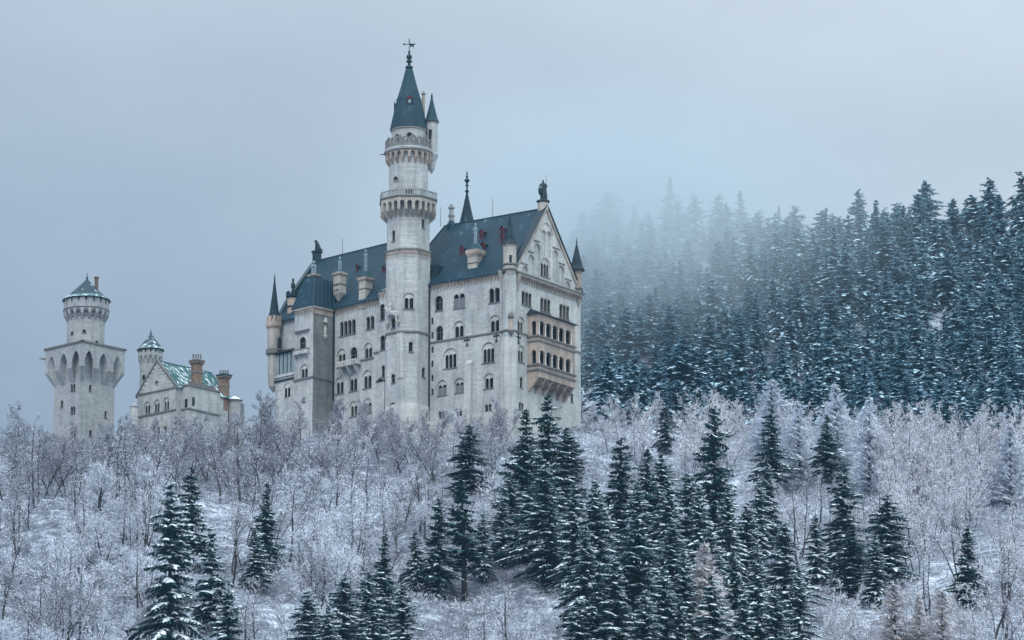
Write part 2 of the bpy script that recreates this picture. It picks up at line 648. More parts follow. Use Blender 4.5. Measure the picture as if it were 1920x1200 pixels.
def finial(c, z, parent, h=1.5, r=.22, name='finial', mat='bronze', cross=True):
    b = MB()
    b.rev(c, [(.10, z - .3), (r * .9, z), (.09, z + h * .12), (r, z + h * .27), (r * .9, z + h * .33), (.07, z + h * .45),
              (r * .62, z + h * .56), (.06, z + h * .64), (.05, z + h)], 10, 0)
    if cross:
        b.rev(c, [(.01, z + h * .82), (.16, z + h * .88), (.01, z + h * .94)], 6, 0)
    return b.build(name, M[mat], parent)


def cone(c, R, z0, z1, parent, mat='cone', n=24, name='cone_roof', flare=.08, seams=True, eave=True):
    b = MB()
    H = z1 - z0
    b.rev(c, [(R - .25, z0 - .02), (R, z0), (R * (.80 - flare), z0 + H * .16), (R * .58, z0 + H * .38), (R * .28, z0 + H * .70), (.07, z1)], n, 0)
    if mat == 'slate_snow':
        b.rev(c, [(R + .02, z0 + .02), (R * (.83 - flare), z0 + H * .15 + .05)], n, 3)
    if eave:
        b.rev(c, [(R - .3, z0 - .18), (R + .02, z0 - .10), (R + .02, z0)], n, 1)
    if seams:
        for k in range(n // 2):
            a = 2 * pi * k / (n // 2)
            for (r0, q0), (r1, q1) in (((R, 0), (R * (.80 - flare), .16)), ((R * (.80 - flare), .16), (R * .28, .70)), ((R * .28, .70), (.07, 1.0))):
                p = np.array([c[0] + r0 * cos(a), c[1] + r0 * sin(a), z0 + H * q0 + .03])
                q = np.array([c[0] + r1 * cos(a), c[1] + r1 * sin(a), z0 + H * q1 + .03])
                b.tube(p, q, .045, .035, 4, 2)
    return b.build(name, [M[mat], M['dark'], M['dark'] if mat == 'cone' else M['rib'], M['copper_snow']], parent)


def skin(name, pts, edges, mat, parent=None, sub=1, root=0):
    """one continuous figure grown over a skeleton; pts = (x, y, z, radius)"""
    me = bpy.data.meshes.new(name)
    off = ROOT.get(parent.name, (0, 0, 0)) if parent else (0, 0, 0)
    me.from_pydata([(p[0] - off[0], p[1] - off[1], p[2] - off[2]) for p in pts], edges, [])
    me.materials.append(mat)
    o = bpy.data.objects.new(name, me)
    col.objects.link(o)
    md = o.modifiers.new('skin', 'SKIN')
    layer = me.skin_vertices[0] if me.skin_vertices else None
    if layer is None:
        bpy.context.view_layer.objects.active = o
        bpy.ops.mesh.customdata_skin_add()
        layer = me.skin_vertices[0]
    for i, p in enumerate(pts):
        layer.data[i].radius = (p[3], p[3])
        layer.data[i].use_root = (i == root)
    s = o.modifiers.new('sub', 'SUBSURF')
    s.levels = s.render_levels = sub
    if parent:
        o.parent = parent
        ROOT[o.name] = off
    return o


# ================================================================== MAIN PALACE
C0 = at_y(958, 780, 880.0)
LW = Fr(C0, -55.2)                 # long front of the right wing
GW = Fr(C0, 34.8)                  # gable front
BEND = LW.P(26.0, 0)
L2 = Fr(BEND, -46.0)               # left wing, turned slightly away
W = 25.2
EZ, RZ = 221.7, 237.6              # eave and ridge heights
EZ2, RZ2 = 221.0, 236.5
W2 = 23.0
LEN2 = 39.5
PB = 168.0                         # walls run down into the slope

palace = thing('palace', 'large pale limestone palace with steep blue metal roofs and a two-storey loggia under its gable', 'palace', (C0[0], C0[1], 188))


def inn(F, u, z, d):
    return F.P(u, z, -d)


# --- walls
front = Wall(LW, rect(2.2, 26.2, PB, EZ), palace)
gab = Wall(GW, [(1.9, PB), (W, PB), (W, EZ), (W / 2, RZ + .35), (0.4, EZ + .2), (1.9, EZ - .2)], palace)
wing = Wall(L2, rect(-.3, 21.6, PB, EZ2), palace)
BO = L2.P(21.56, 0) + L2.n * 6.05  # near corner of the projecting block
BK = Fr(BO, -46.0)
BS = Fr(BO, 44.0)
blk = Wall(BK, rect(0, 5.6, PB, EZ2 - .3), palace)
blks = Wall(BS, rect(0, 6.1, PB, EZ2 - .3), palace)
far = Wall(L2, rect(27.1, LEN2, PB, EZ2), palace)

for a in ((816.5, 830, 555, 582, 'single'), (850.5, 872, 550, 577.5, 'shut'), (916.5, 937.5, 539, 567, 'bi'),
          (818, 830.5, 611, 638, 'single'), (851, 870, 602, 632, 'bib'), (918, 937, 591, 622, 'bib'),
          (832, 857, 653, 690, 'trib'), (903.5, 928, 642, 680, 'trib'),
          (820, 838, 713, 741, 'shutb'), (853, 870, 708.5, 736, 'shutb'), (907.5, 925.5, 700, 728, 'bib'),
          (853, 866.5, 765, 786, 'bi'), (822, 834, 770, 789, 'bi'), (909, 922, 757, 771, 'bi')):
    front.win(*a)
for y in (602, 629, 655.5, 682, 709, 735):
    front.win(808.6, 812.6, y - 6.5, y + 6, 'single', sill=False, mould=False)
for a in ((978, 997, 547, 573, 'tri'), (1013, 1032, 559, 585, 'tri'), (1049, 1067.5, 571, 598, 'tri'),
          (970.5, 982, 594, 623, 'bib'), (971, 982.5, 648, 679, 'bib'), (975, 979.5, 707, 727, 'single'),
          (972.5, 982, 754, 771, 'bi'), (1070.5, 1074.5, 738, 754, 'single'),
          (1013.5, 1031, 484, 519, 'trib')):
    gab.win(*a)
for a in ((637, 667, 600, 628, 'quad'), (686.5, 702, 592, 617, 'bi'),
          (633, 648, 654, 686, 'bib'), (682.5, 698, 643, 673, 'bib'),
          (629, 644.5, 707, 738, 'bib'), (654.5, 670, 700, 733, 'bib'), (680.5, 697, 694, 727.5, 'bib'),
          (628.5, 644.5, 757, 782, 'shutb'), (656, 670, 752, 781, 'bib'), (681, 697, 747, 775, 'shutb')):
    wing.win(*a)
door = wing.win(657.5, 669.5, 651, 682, 'single', sill=False, name='balcony_door')
for a in ((562, 573.5, 632, 657, 'single'), (563.5, 577, 683, 710, 'bib'), (568, 572, 745, 754, 'single')):
    blk.win(*a)
far.win(532.5, 545.5, 717, 746, 'bib')

# blind arches stepping up inside the gable
blind = MB()
for (x0, x1, y0, y1) in ((979.5, 989, 498.5, 512), (991, 1001.5, 478, 517), (1002.5, 1012.5, 457, 522),
                         (1014.5, 1023, 431, 480), (1024.5, 1033, 434, 484), (1036, 1046, 469.5, 528),
                         (1047, 1057, 498, 535), (1059, 1069, 528, 543)):
    xm, ym = (x0 + x1) / 2, (y0 + y1) / 2
    ua, ub = GW.uz(x0, ym)[0], GW.uz(x1, ym)[0]
    za, zb = GW.uz(xm, y1)[1], GW.uz(xm, y0)[1]
    lp = arch(ua, ub, za, zb, 10)
    gab.hole(lp, .28)
    blind.sheet(GW, lp, [], -.28, 0)
    top = lp[2:]
    c, r = (ua + ub) / 2, (ub - ua) / 2
    blind.ring(GW, top, [(c + (x - c) * 1.16, zb - r + (z - zb + r) * 1.16) for x, z in top], .12, 1)
for (x0, y0, x1, y1) in ((1001, 450, 1012, 454), (990, 470, 1001, 475), (970.5, 491, 989, 496),
                         (1036, 463, 1048, 468), (1047, 492, 1059, 497), (1059, 522, 1071, 527)):
    (ua, za), (ub, zb) = GW.uz(x0, y0), GW.uz(x1, y1)
    blind.box(GW, ua, ub, (za + zb) / 2 - .15, (za + zb) / 2 + .12, -.02, .14, 2)
top = arch(*[GW.uz(1014, 470)[0], GW.uz(1034.5, 470)[0], GW.uz(1024, 465)[1], GW.uz(1024, 419)[1]], 12)[2:]
cc = (top[0][0] + top[-1][0]) / 2
zz = min(p[1] for p in top)
blind.ring(GW, top, [(cc + (x - cc) * 1.14, zz + (z - zz) * 1.14) for x, z in top], .16, 1)
blind.build('blind_arcade', [M['wall'], M['trim'], M['band']], palace)

mb = MB()
front.into(mb, 0)
wing.into(mb, 0)
far.into(mb, 0)
blk.into(mb, 0)
# hidden backs of both wings so that the body is solid
R_ = lambda u, d, z: LW.P(u, z, -d)
mb.poly([R_(0.5, W, PB), R_(26, W, PB), R_(26, W, EZ), R_(0.5, W, EZ)])
Q_ = lambda u, d, z: L2.P(u, z, -d)
mb.poly([Q_(0, W2, PB), Q_(LEN2, W2, PB), Q_(LEN2, W2, EZ2), Q_(0, W2, EZ2)])
mb.poly([Q_(LEN2, 0, PB), Q_(LEN2, W2, PB), Q_(LEN2, W2, EZ2), Q_(LEN2, 0, EZ2)])
mb.poly([BK.P(5.6, PB), BK.P(5.6, PB, -6.1), BK.P(5.6, EZ2 - .3, -6.1), BK.P(5.6, EZ2 - .3)])
for a, bq in ((LW.P(26, 0, 0), L2.P(0, 0, 0)),):
    pass
mb.build('wall', [M['wall']], palace)
mb = MB()
gab.into(mb, 0)
mb.build('gable_wall', [M['wall_pale']], palace)
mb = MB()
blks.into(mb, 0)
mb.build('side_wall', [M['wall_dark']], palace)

# --- near corner pier (octagonal) with its pale lower half
cp = LW.P(1.05, 0, -1.0)
mb = MB()
cr = 1.5
mb.rev(cp, [(cr, PB), (cr, EZ - .3)], 8, 0, radians(22.5 - 10), True)
mb.rev(cp, [(cr + .28, PB), (cr + .28, at_y(957, 652, 879)[2]), (cr + .02, at_y(957, 628, 879)[2])], 8, 1, radians(22.5 - 10))
mb.build('corner_pier', [M['wall'], M['wall_pale']], palace)

# --- string courses, battered base
BZ = 209.55


def course(F, ua, ub_, za, zb_, d):
    q_ = MB()
    q_.box(F, ua, ub_, za, zb_, -.05, d)
    q_.build('string_course', [M['band']], palace)


course(LW, 1.9, 20.6, BZ - .25, BZ + .05, .22)
course(GW, 1.9, W + .25, BZ - .25, BZ + .05, .22)
mb = MB()
mb.rev(cp, [(cr + .02, BZ - .3), (cr + .30, BZ - .2), (cr + .30, BZ + .03), (cr, BZ + .1)], 8, 0, radians(12.5))
mb.build('string_course', [M['band']], palace)
for (xa, ya, xb, yb) in ((632, 686.5, 640, 684.5), (676, 674.5, 701, 669.5), (701, 661, 722, 656)):
    (ua, za), (ub, zb) = L2.uz(xa, ya), L2.uz(xb, yb)
    course(L2, min(ua, ub), max(ua, ub), (za + zb) / 2 - .3, (za + zb) / 2, .25)
zb = BK.uz(570, 709)[1]
course(BK, -.2, 5.8, zb - .3, zb + .05, .22)
course(BS, -.2, 6.0, zb - .3, zb + .05, .22)
mb = MB()
zb = LW.uz(880, 744)[1]
mb.hexa([LW.P(2, PB, -.1), LW.P(20.5, PB, -.1), LW.P(20.5, PB, 1.1), LW.P(2, PB, 1.1),
         LW.P(2, zb - 3.8, -.1), LW.P(20.5, zb - 3.8, -.1), LW.P(20.5, zb - 3.8, .42), LW.P(2, zb - 3.8, .42)])
mb.hexa([GW.P(1.5, PB, -.1), GW.P(W + .2, PB, -.1), GW.P(W + .2, PB, 1.1), GW.P(1.5, PB, 1.1),
         GW.P(1.5, zb - 3.8, -.1), GW.P(W + .2, zb - 3.8, -.1), GW.P(W + .2, zb - 3.8, .42), GW.P(1.5, zb - 3.8, .42)])
mb.build('battered_base', [M['wall_pale']], palace)
# --- buttresses
mb = MB()
ua, zt = LW.uz(875, 684)
ub = LW.uz(887, 684)[0]
ua, ub = min(ua, ub), max(ua, ub)
mb.hexa([LW.P(ua, PB, 0), LW.P(ub, PB, 0), LW.P(ub, PB, 1.9), LW.P(ua, PB, 1.9), LW.P(ua, zt + .9, 0), LW.P(ub, zt + .9, 0), LW.P(ub, zt, .75), LW.P(ua, zt, .75)])
mb.build('buttress', [M['wall_pale']], palace)
mb = MB()
ua, zt = L2.uz(717, 720)
ub = L2.uz(731, 720)[0]
ua, ub = min(ua, ub), max(ua, ub)
mb.hexa([L2.P(ua, PB, 0), L2.P(ub, PB, 0), L2.P(ub, PB, 2.6), L2.P(ua, PB, 2.6), L2.P(ua, zt, 0), L2.P(ub, zt, 0), L2.P(ub, zt, 1.5), L2.P(ua, zt, 1.5)])
um = (ua + ub) / 2
for s0, s1 in ((ua - .2, um), (um, ub + .2)):
    e0, e1 = (zt, zt + .8) if s0 < um else (zt + .8, zt)
    mb.hexa([L2.P(s0, e0 - .02, 0), L2.P(s1, e1 - .02, 0), L2.P(s1, e1 - .02, 1.8), L2.P(s0, e0 - .02, 1.8), L2.P(s0, e0 + .25, 0), L2.P(s1, e1 + .25, 0), L2.P(s1, e1 + .25, 1.8), L2.P(s0, e0 + .25, 1.8)], 1)
mb.build('buttress', [M['wall'], M['band']], palace)
# annex bay beside the tower
AX = L2.out(.7)
ua, ub = sorted((AX.uz(711, 640)[0], AX.uz(735, 640)[0]))
ax = Wall(AX, rect(ua, ub, PB, EZ2 + 1.0), palace)
for a in ((713, 721.5, 570, 600, 'single'), (713.5, 722, 629, 656, 'single'), (716, 721.5, 685, 709, 'single')):
    ax.win(*a)
mb = MB()
ax.into(mb, 0)
mb.poly([AX.P(ub, PB), AX.P(ub, PB, -.8), AX.P(ub, EZ2 + 1, -.8), AX.P(ub, EZ2 + 1)])
mb.build('annex_wall', [M['wall']], palace)

# --- cornices with arch friezes
for F_, a_, b_, z_, d_, h_ in ((LW, 2.4, 20.8, EZ, .45, 1.3), (GW, 2.3, W - .6, EZ - .1, .85, 1.5), (L2, ub + .1, 21.5, EZ2, .45, 1.3),
                               (AX, ua, ub, EZ2 + 1.0, .4, 1.3), (BK, .1, 5.5, EZ2 - .3, .4, 1.3), (L2, 27.3, 33, EZ2 - 2, .4, 1.3)):
    mb = MB()
    frieze(mb, F_, a_, b_, z_, d_, h_)
    if F_ is GW:
        mb.box(GW, 1.6, W + .2, EZ - .1, EZ + .18, -.05, 1.05, 2)
    mb.build('cornice', [M['trim'], M['pink'], M['band']], palace)
mb = MB()
mb.box(BS, -.3, 6.0, EZ2 - 1.9, EZ2 - .7, -.03, .12, 1)
mb.box(BS, -.3, 6.0, EZ2 - .7, EZ2 - .3, -.03, .4, 0)
mb.build('cornice', [M['trim'], M['pink'], M['band']], palace)

# --- roofs
mid, mid2 = W / 2, W2 / 2
mb = MB()
OV = .62
e0, e1 = LW.P(.9, EZ - .08, OV), LW.P(29.5, EZ - .08, OV)
r0, r1 = LW.P(.9, RZ, -mid), LW.P(25.6, RZ, -mid)
b0, b1 = LW.P(.9, EZ - .08, -W - OV), LW.P(29.5, EZ - .08, -W - OV)
mb.poly([e0, e1, r1, r0])
mb.poly([b0, b1, r1, r0])
mb.poly([e1, b1, r1])
mb.poly([e0 - [0, 0, .22], e1 - [0, 0, .22], e1, e0], 2)
ribs(mb, LW.P(2.2, EZ - .08, OV), LW.P(25.6, EZ - .08, OV), LW.P(2.2, RZ, -mid), r1, 25)
ribs(mb, b0, LW.P(25.6, EZ - .08, -W - OV), r0, r1, 25)
mb.tube(r0 + [0, 0, .05], r1 + [0, 0, .05], .16, .16, 6, 2)
mb.tube(r1 + [0, 0, .05], e1 + [0, 0, .05], .14, .14, 6, 2)
mb.build('right_wing_roof', [M['slate'], M['rib'], M['dark']], palace)
mb = MB()
e0, e1 = L2.P(1.5, EZ2 - .08, OV), L2.P(LEN2 - .6, EZ2 - .08, OV)
r0, r1 = L2.P(8.5, RZ2, -mid2), L2.P(LEN2 - .6, RZ2, -mid2)
b0, b1 = L2.P(10, EZ2 - .08, -W2 - OV), L2.P(LEN2 - .6, EZ2 - .08, -W2 - OV)
mb.poly([e0, e1, r1, r0])
mb.poly([b0, b1, r1, r0])
mb.poly([e0 - [0, 0, .22], e1 - [0, 0, .22], e1, e0], 2)
ribs(mb, e0, e1, r0, r1, 38)
mb.tube(r0 + [0, 0, .05], r1 + [0, 0, .05], .16, .16, 6, 2)
# block's steep hipped roof
t = 2.35
zt = EZ2 + 6.6
q = [BK.P(-.45, EZ2 - .35, .45), BK.P(6.2, EZ2 - .35, .45), BK.P(6.2, EZ2 - .35, -9), BK.P(-.45, EZ2 - .35, -9)]
p = [BK.P(t, zt, -t), BK.P(5.2, zt, -t), BK.P(5.2, zt, -11), BK.P(t, zt, -11)]
mb.hexa(q + p)
ribs(mb, q[0], q[1], p[0], p[1], 6)
ribs(mb, q[3], q[0], p[3], p[0], 8)
mb.box(BK, t, 5.2, zt, zt + .25, -4.8, -t, 2)
# lean-to over the annex
mb.hexa([AX.P(ua - .3, EZ2 + 1, .6), AX.P(ub + .5, EZ2 + 1, .6), AX.P(ub + .5, EZ2 + 1, -4), AX.P(ua - .3, EZ2 + 1, -4),
         AX.P(ua - .3, EZ2 + 1.15, .6), AX.P(ub + .5, EZ2 + 1.15, .6), AX.P(ub - 1.5, EZ2 + 3.4, -4), AX.P(ua - .3, EZ2 + 3.4, -4)], 3)
mb.build('left_wing_roof', [M['slate'], M['rib'], M['dark'], M['slate_snow']], palace)

# --- gable coping
mb = MB()
for (ua, za, ub, zb) in ((1.2, EZ + 1.1, mid, RZ + .6), (W + .5, EZ + .2, mid, RZ + .6)):
    mb.hexa([GW.P(ua, za - .85, -.9), GW.P(ub, zb - .85, -.9), GW.P(ub, zb - .85, .18), GW.P(ua, za - .85, .18),
             GW.P(ua, za, -.9), GW.P(ub, zb, -.9), GW.P(ub, zb, .18), GW.P(ua, za, .18)], 0)
    mb.hexa([GW.P(ua, za + .01, -1.1), GW.P(ub, zb + .01, -1.1), GW.P(ub, zb + .01, .42), GW.P(ua, za + .01, .42),
             GW.P(ua, za + .28, -1.1), GW.P(ub, zb + .28, -1.1), GW.P(ub, zb + .28, .42), GW.P(ua, za + .28, .42)], 1)
    mb.hexa([GW.P(ua, za - 1.15, 0), GW.P(ub, zb - 1.15, 0), GW.P(ub, zb - 1.15, .26), GW.P(ua, za - 1.15, .26),
             GW.P(ua, za - .9, 0), GW.P(ub, zb - .9, 0), GW.P(ub, zb - .9, .26), GW.P(ua, za - .9, .26)], 2)
mb.build('gable_coping', [M['trim'], M['dark'], M['pink']], palace)
mb = MB()
pw = GW.P(mid, 0, -.7)
mb.rev(pw, [(1.15, RZ - .6), (1.15, RZ + 1.35), (.1, RZ + 1.35)], 8, 0, radians(12))
mb.rev(pw, [(1.1, RZ + 1.2), (1.42, RZ + 1.4), (1.42, RZ + 1.62), (1.1, RZ + 1.8), (.1, RZ + 1.8)], 8, 1, radians(12))
mb.build('statue_plinth', [M['trim'], M['bronze']], palace)
# far gable parapet of the left wing
mb = MB()
za = 0
for (d0, d1) in ((-.2, mid2), (W2 + .2, mid2)):
    steps = [(0, EZ2 + .4), (.25, EZ2 + 5.2), (.55, EZ2 + 9.8), (.85, EZ2 + 14.2), (1, RZ2 + .7)]
    for (t0, a0), (t1, a1) in zip(steps, steps[1:]):
        x0, x1 = d0 + (d1 - d0) * t0, d0 + (d1 - d0) * t1
        mb.hexa([Q_(LEN2 - .8, x0, a0 - 1.6), Q_(LEN2 - .8, x1, a1 - 1.6), Q_(LEN2 + .3, x1, a1 - 1.6), Q_(LEN2 + .3, x0, a0 - 1.6),
                 Q_(LEN2 - .8, x0, a0), Q_(LEN2 - .8, x1, a1), Q_(LEN2 + .3, x1, a1), Q_(LEN2 + .3, x0, a0)], 0)
mb.rev(Q_(LEN2 - .3, mid2, 0), [(1.0, RZ2 - 1), (1.0, RZ2 + 1.7), (1.25, RZ2 + 1.8), (1.25, RZ2 + 2.1), (.1, RZ2 + 2.1)], 8, 0, .3)
mb.build('gable_parapet', [M['bronze']], palace)

# --- two-storey loggia bay on the gable front
BD = 2.65
LB = GW.out(BD)
ub0, ub1 = LB.uz(1009.6, 640)[0], LB.uz(1078, 690)[0]
LS = Fr(LB.P(ub0, 0), -55.2)                     # left cheek of the bay
LS.n = -GW.u
LS.u = -GW.n                                     # runs back to the wall
zt = LB.uz(1012, 588)[1]
zf = [LB.uz(1012, y)[1] for y in (628, 637.5, 681.5, 691.5)]
bay = MB()
holes_u = []
for xc in (1016.8, 1028.9, 1041, 1053, 1065.6):
    holes_u.append(LB.uz(xc, 640)[0])
ow = (holes_u[1] - holes_u[0]) * .415
for lo, hi in ((zf[0] + .1, LB.uz(1016, 601.5)[1]), (zf[2] + .1, LB.uz(1016, 657)[1])):
    pass
stories = ((zf[1] - .0, zt, zf[0] + .05, LB.uz(1016, 602)[1]), (zf[3], zf[1], zf[2] + .05, LB.uz(1016, 656.5)[1]))
for (zl, zh, o0, o1) in stories:
    hs = [arch(u - ow, u + ow, o0, o1, 10) for u in holes_u]
    bay.sheet(LB, rect(ub0, ub1, zl, zh), hs, 0, 0)
    for q in hs:
        bay.reveal(LB, q, 0, -.45, 0)
    h2 = [arch(.62, 1.75, o0, o1, 10)]
    bay.sheet(LS, rect(0, BD, zl, zh), h2, 0, 0)
    bay.reveal(LS, h2[0], 0, -.45, 0)
    bay.box(LB, ub0 + .05, ub1 - .05, zl + .05, zl + .35, -BD, -.05, 0)
bay.poly([LB.P(ub1, zf[3]), LB.P(ub1, zf[3], -BD), LB.P(ub1, zt, -BD), LB.P(ub1, zt)])
bay.build('loggia', [M['pink']], palace)
for (zl, zh, o0, o1) in stories:
    for k in range(6):
        cl = MB()
        uu = (holes_u[0] - ow - .12) if k == 0 else (holes_u[-1] + ow + .12) if k == 5 else (holes_u[k - 1] + holes_u[k]) / 2
        p = LB.P(uu, 0, -.02)
        zs = o1 - ow * .9
        cl.rev(p, [(.2, o0), (.2, o0 + .15), (.13, o0 + .3), (.12, zs - .3), (.24, zs), (.24, zs + .12)], 8, 0)
        cl.build('loggia_column', [M['white']], palace)
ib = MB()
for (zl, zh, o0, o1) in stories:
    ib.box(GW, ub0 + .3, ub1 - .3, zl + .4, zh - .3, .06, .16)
ib.build('loggia_shade_panel', [M['iron']], palace)  # dark sheets added on the back wall, standing in for interior shade
le = MB()
for z, dd, hh in ((zf[0] - .02, .30, .34), (zf[1], .22, .26), (zf[2] - .02, .30, .34), (zf[3], .26, .3)):
    le.box(LB, ub0 - dd, ub1 + dd, z - hh, z, -BD, dd)
le.build('loggia_ledge', [M['band']], palace)
lr = MB()
zr = zt + 1.5
lr.hexa([LB.P(ub0 - .45, zt, .5), LB.P(ub1 + .4, zt, .5), LB.P(ub1 + .4, zt, -BD), LB.P(ub0 - .45, zt, -BD),
         LB.P(ub0 - .45, zt + .15, .5), LB.P(ub1 + .4, zt + .15, .5), LB.P(ub1 - .6, zr, -BD), LB.P(ub0 + .9, zr, -BD)])
lr.build('loggia_roof', [M['dark']], palace)
lc = MB()
zc = LB.uz(1010, 706)[1]
zbot = GW.uz(1000, 737)[1]
lc.box(LB, ub0, ub1, zc, zf[3] - .28, -BD, 0, 0)
st = (ub1 - ub0) / 5
for k in range(6):                                # six deep brackets with arches between
    a = ub0 + k * st - .28
    a = min(max(a, ub0), ub1 - .56)
    lc.hexa([GW.P(a, zbot, -.1), GW.P(a + .56, zbot, -.1), GW.P(a + .56, zbot, .25), GW.P(a, zbot, .25),
             LB.P(a, zc, -BD), LB.P(a + .56, zc, -BD), LB.P(a + .56, zc, 0), LB.P(a, zc, 0)], 0)
for k in range(5):
    a = ub0 + k * st
    q = arch(a + .28, a + st - .28, zc - 1.6, zc - .15, 8)
    outer = [q[0]] + q[2:][::-1] + [q[1], (a + st - .2, zc - 1.6), (a + st - .2, zc), (a + .2, zc), (a + .2, zc - 1.6)]
    lc.sheet(LB, outer, [], -.7, 0)
    for i in range(1, len(q) - 1):
        lc.poly([LB.P(*q[i], -.7), LB.P(*q[i + 1], -.7), LB.P(*q[i + 1], -BD), LB.P(*q[i], -BD)], 0)
lc.build('loggia_corbels', [M['pink']], palace)

# --- balcony on the left wing
mb = MB()
ua, ub = sorted((L2.uz(640, 682)[0], L2.uz(677, 676)[0]))
zb = L2.uz(660, 689)[1]
mb.box(L2, ua, ub, zb, zb + .25, 0, 1.5, 1)
mb.box(L2, ua, ub, zb + 1.15, zb + 1.32, 1.35, 1.5, 0)
n = 12
for k in range(n + 1):
    uu = ua + .08 + (ub - ua - .16) * k / n
    mb.box(L2, uu - .09, uu + .09, zb + .25, zb + 1.15, 1.37, 1.48, 0)
for uu in (ua + .05, ub - .05):
    mb.box(L2, uu - .05, uu + .05, zb + .25, zb + 1.32, 0, 1.37, 0)
for uu in (ua + .8, (ua + ub) / 2, ub - .8):
    mb.wedge(L2, uu - .28, uu + .28, zb - 1.4, zb, 0, 1.4, 0)
mb.build('balcony', [M['white'], M['band']], palace)
# small balcony, hood and white surround on the block
mb = MB()
zb = BK.uz(570, 664)[1]
ua, ub = sorted((BK.uz(554, 662)[0], BK.uz(580, 662)[0]))
mb.box(BK, ua, ub, zb, zb + .9, 0, .8, 0)
mb.box(BK, ua - .08, ub + .08, zb + .9, zb + 1.05, 0, .9, 1)
for k in range(5):
    uu = ua + .3 + (ub - ua - .6) * k / 4
    mb.wedge(BK, uu - .12, uu + .12, zb - .9, zb, 0, .7, 0)
zh = BK.uz(568, 622)[1]
mb.box(BK, ua - .1, ub, zh, zh + .25, 0, .5, 1)
for uu in ((ua - .05), ub - .5):
    mb.box(BK, uu, uu + .5, zb + 1.05, zh, -.02, .07, 0)
mb.build('oriel_balcony', [M['wall_pale'], M['band']], palace)
# niche figure canopy on the block's side
mb = MB()
ua, za = BS.uz(608.5, 637)
zb = BS.uz(608.5, 594)[1]
mb.rev(BS.P(ua, 0, .25), [(.05, za), (.45, za + .6), (.45, za + .9), (.3, za + .95)], 8, 0)
mb.rev(BS.P(ua, 0, .25), [(.42, zb - 1.3), (.42, zb - .9), (.04, zb)], 8, 0)
mb.rev(BS.P(ua, 0, .2), [(.22, za + .9), (.26, za + 1.6), (.30, za + 2.3), (.2, za + 2.6), (.15, za + 2.75), (.17, za + 3.0), (.03, za + 3.15)], 8, 0)
mb.build('niche_figure', [M['wall_pale']], palace)
# figure on the near corner pier
mb = MB()
za, zb = at_y(957.5, 616, 878)[2], at_y(957.5, 582, 878)[2]
p = cp + LW.n * 1.2 + GW.n * 1.2
mb.rev(p, [(.05, za - 1.3), (.6, za - .2), (.6, za)], 8, 1)
mb.rev(p, [(.42, za), (.46, za + .8), (.38, za + 1.7), (.44, za + 2.3), (.16, za + 2.6)], 10, 0)
mb.rev(p, [(.6, zb - 1.1), (.62, zb - .5), (.3, zb), (.02, zb + .2)], 10, 1)
mb.build('corner_figure', [M['pink'], M['band']], palace)


# iron wall anchors
def anchor(F, px, py):
    u, z = F.uz(px, py)
    b = MB()
    b.box(F, u - .07, u + .07, z - 1.0, z + 1.0, .0, .14)
    b.box(F, u - .55, u + .55, z + .3, z + .45, .0, .14)
    for s in (-1, 1):
        b.rev(F.P(u + s * .55, 0, .08), [(.01, z + .12), (.24, z + .38), (.01, z + .64)], 6)
        b.tube(F.P(u, z - .3, .08), F.P(u + s * .4, z - 1.0, .08), .07, .05, 4)
    b.rev(F.P(u, 0, .08), [(.01, z + .75), (.2, z + 1.0), (.01, z + 1.3)], 6)
    b.build('wall_anchor', M['iron'], palace)


anchor(LW, 876, 641)
anchor(LW, 931, 633)
anchor(GW, 971.8, 636)
# drain pipes
for F, px, y0, y1 in ((LW, 806.5, 536, 800), (L2, 628, 581, 770)):
    b = MB()
    u, z1 = F.uz(px, y0)
    z0 = F.uz(px, y1)[1]
    b.tube(F.P(u, z0, .3), F.P(u, z1, .3), .2, .2, 8)
    b.box(F, u - .3, u + .3, z1 - .5, z1 + .1, .05, .6)
    b.build('drain_pipe', M['iron'], palace)


# --- turrets of the palace
def turret(px, Y, R, ys, Rc, mats=('trim', 'cone'), corb=True, n=8, crenel=False, label=None, window=None, rot=.39):
    """ys = finial top, cone tip, eave, ledge, corbel top, corbel foot (all photograph rows)"""
    zs = [at_y(px, y, Y)[2] for y in ys]
    c = at_y(px, ys[3], Y)
    b = MB()
    b.rev(c, [(R, zs[4] - .05), (R, zs[2] + .1)], n, 0, rot)
    b.rev(c, [(R, zs[3] - .3), (R + .28, zs[3] - .1), (R + .28, zs[3] + .12), (R, zs[3] + .25)], n, 1, rot)
    b.rev(c, [(R, zs[4]), (R + .22, zs[4] + .15), (R + .22, zs[4] + .4)], n, 1, rot)
    b.rev(c, [(R, zs[2] - .45), (R + .2, zs[2] - .25), (R + .2, zs[2])], n, 0, rot)
    if corb:
        b.rev(c, [(.12, zs[5]), (R * .45, zs[5] + (zs[4] - zs[5]) * .35), (R * .95, zs[4] - .1), (R, zs[4])], n, 0, rot)
    o = b.build('turret', [M[mats[0]], M['band']], palace)
    if label:
        o['label'] = label
    cone(c, Rc, zs[2], zs[1], o, mats[1], 16)
    finial(c, zs[1] - .1, o, zs[0] - zs[1] + .1, .2)
    if window:
        x0, x1, y0, y1 = window
        g = MB()
        F = Fr(c + np.array([0, -R * cos(.39) - .03, 0]), 90)
        F.n = np.array([0, -1.0, 0])
        ua, ub = F.uz(x0, y0)[0], F.uz(x1, y0)[0]
        g.sheet(F, arch(ua, ub, F.uz(px, y1)[1], F.uz(px, y0)[1]), [], .02)
        q = arch(ua, ub, F.uz(px, y1)[1], F.uz(px, y0)[1])[2:]
        g.ring(F, q, [((ua + ub) / 2 + (x - (ua + ub) / 2) * 1.3, z + .12) for x, z in q], .1, 1)
        g.build('turret_window', [M['glass'], M['trim']], o)
    return c, zs, o


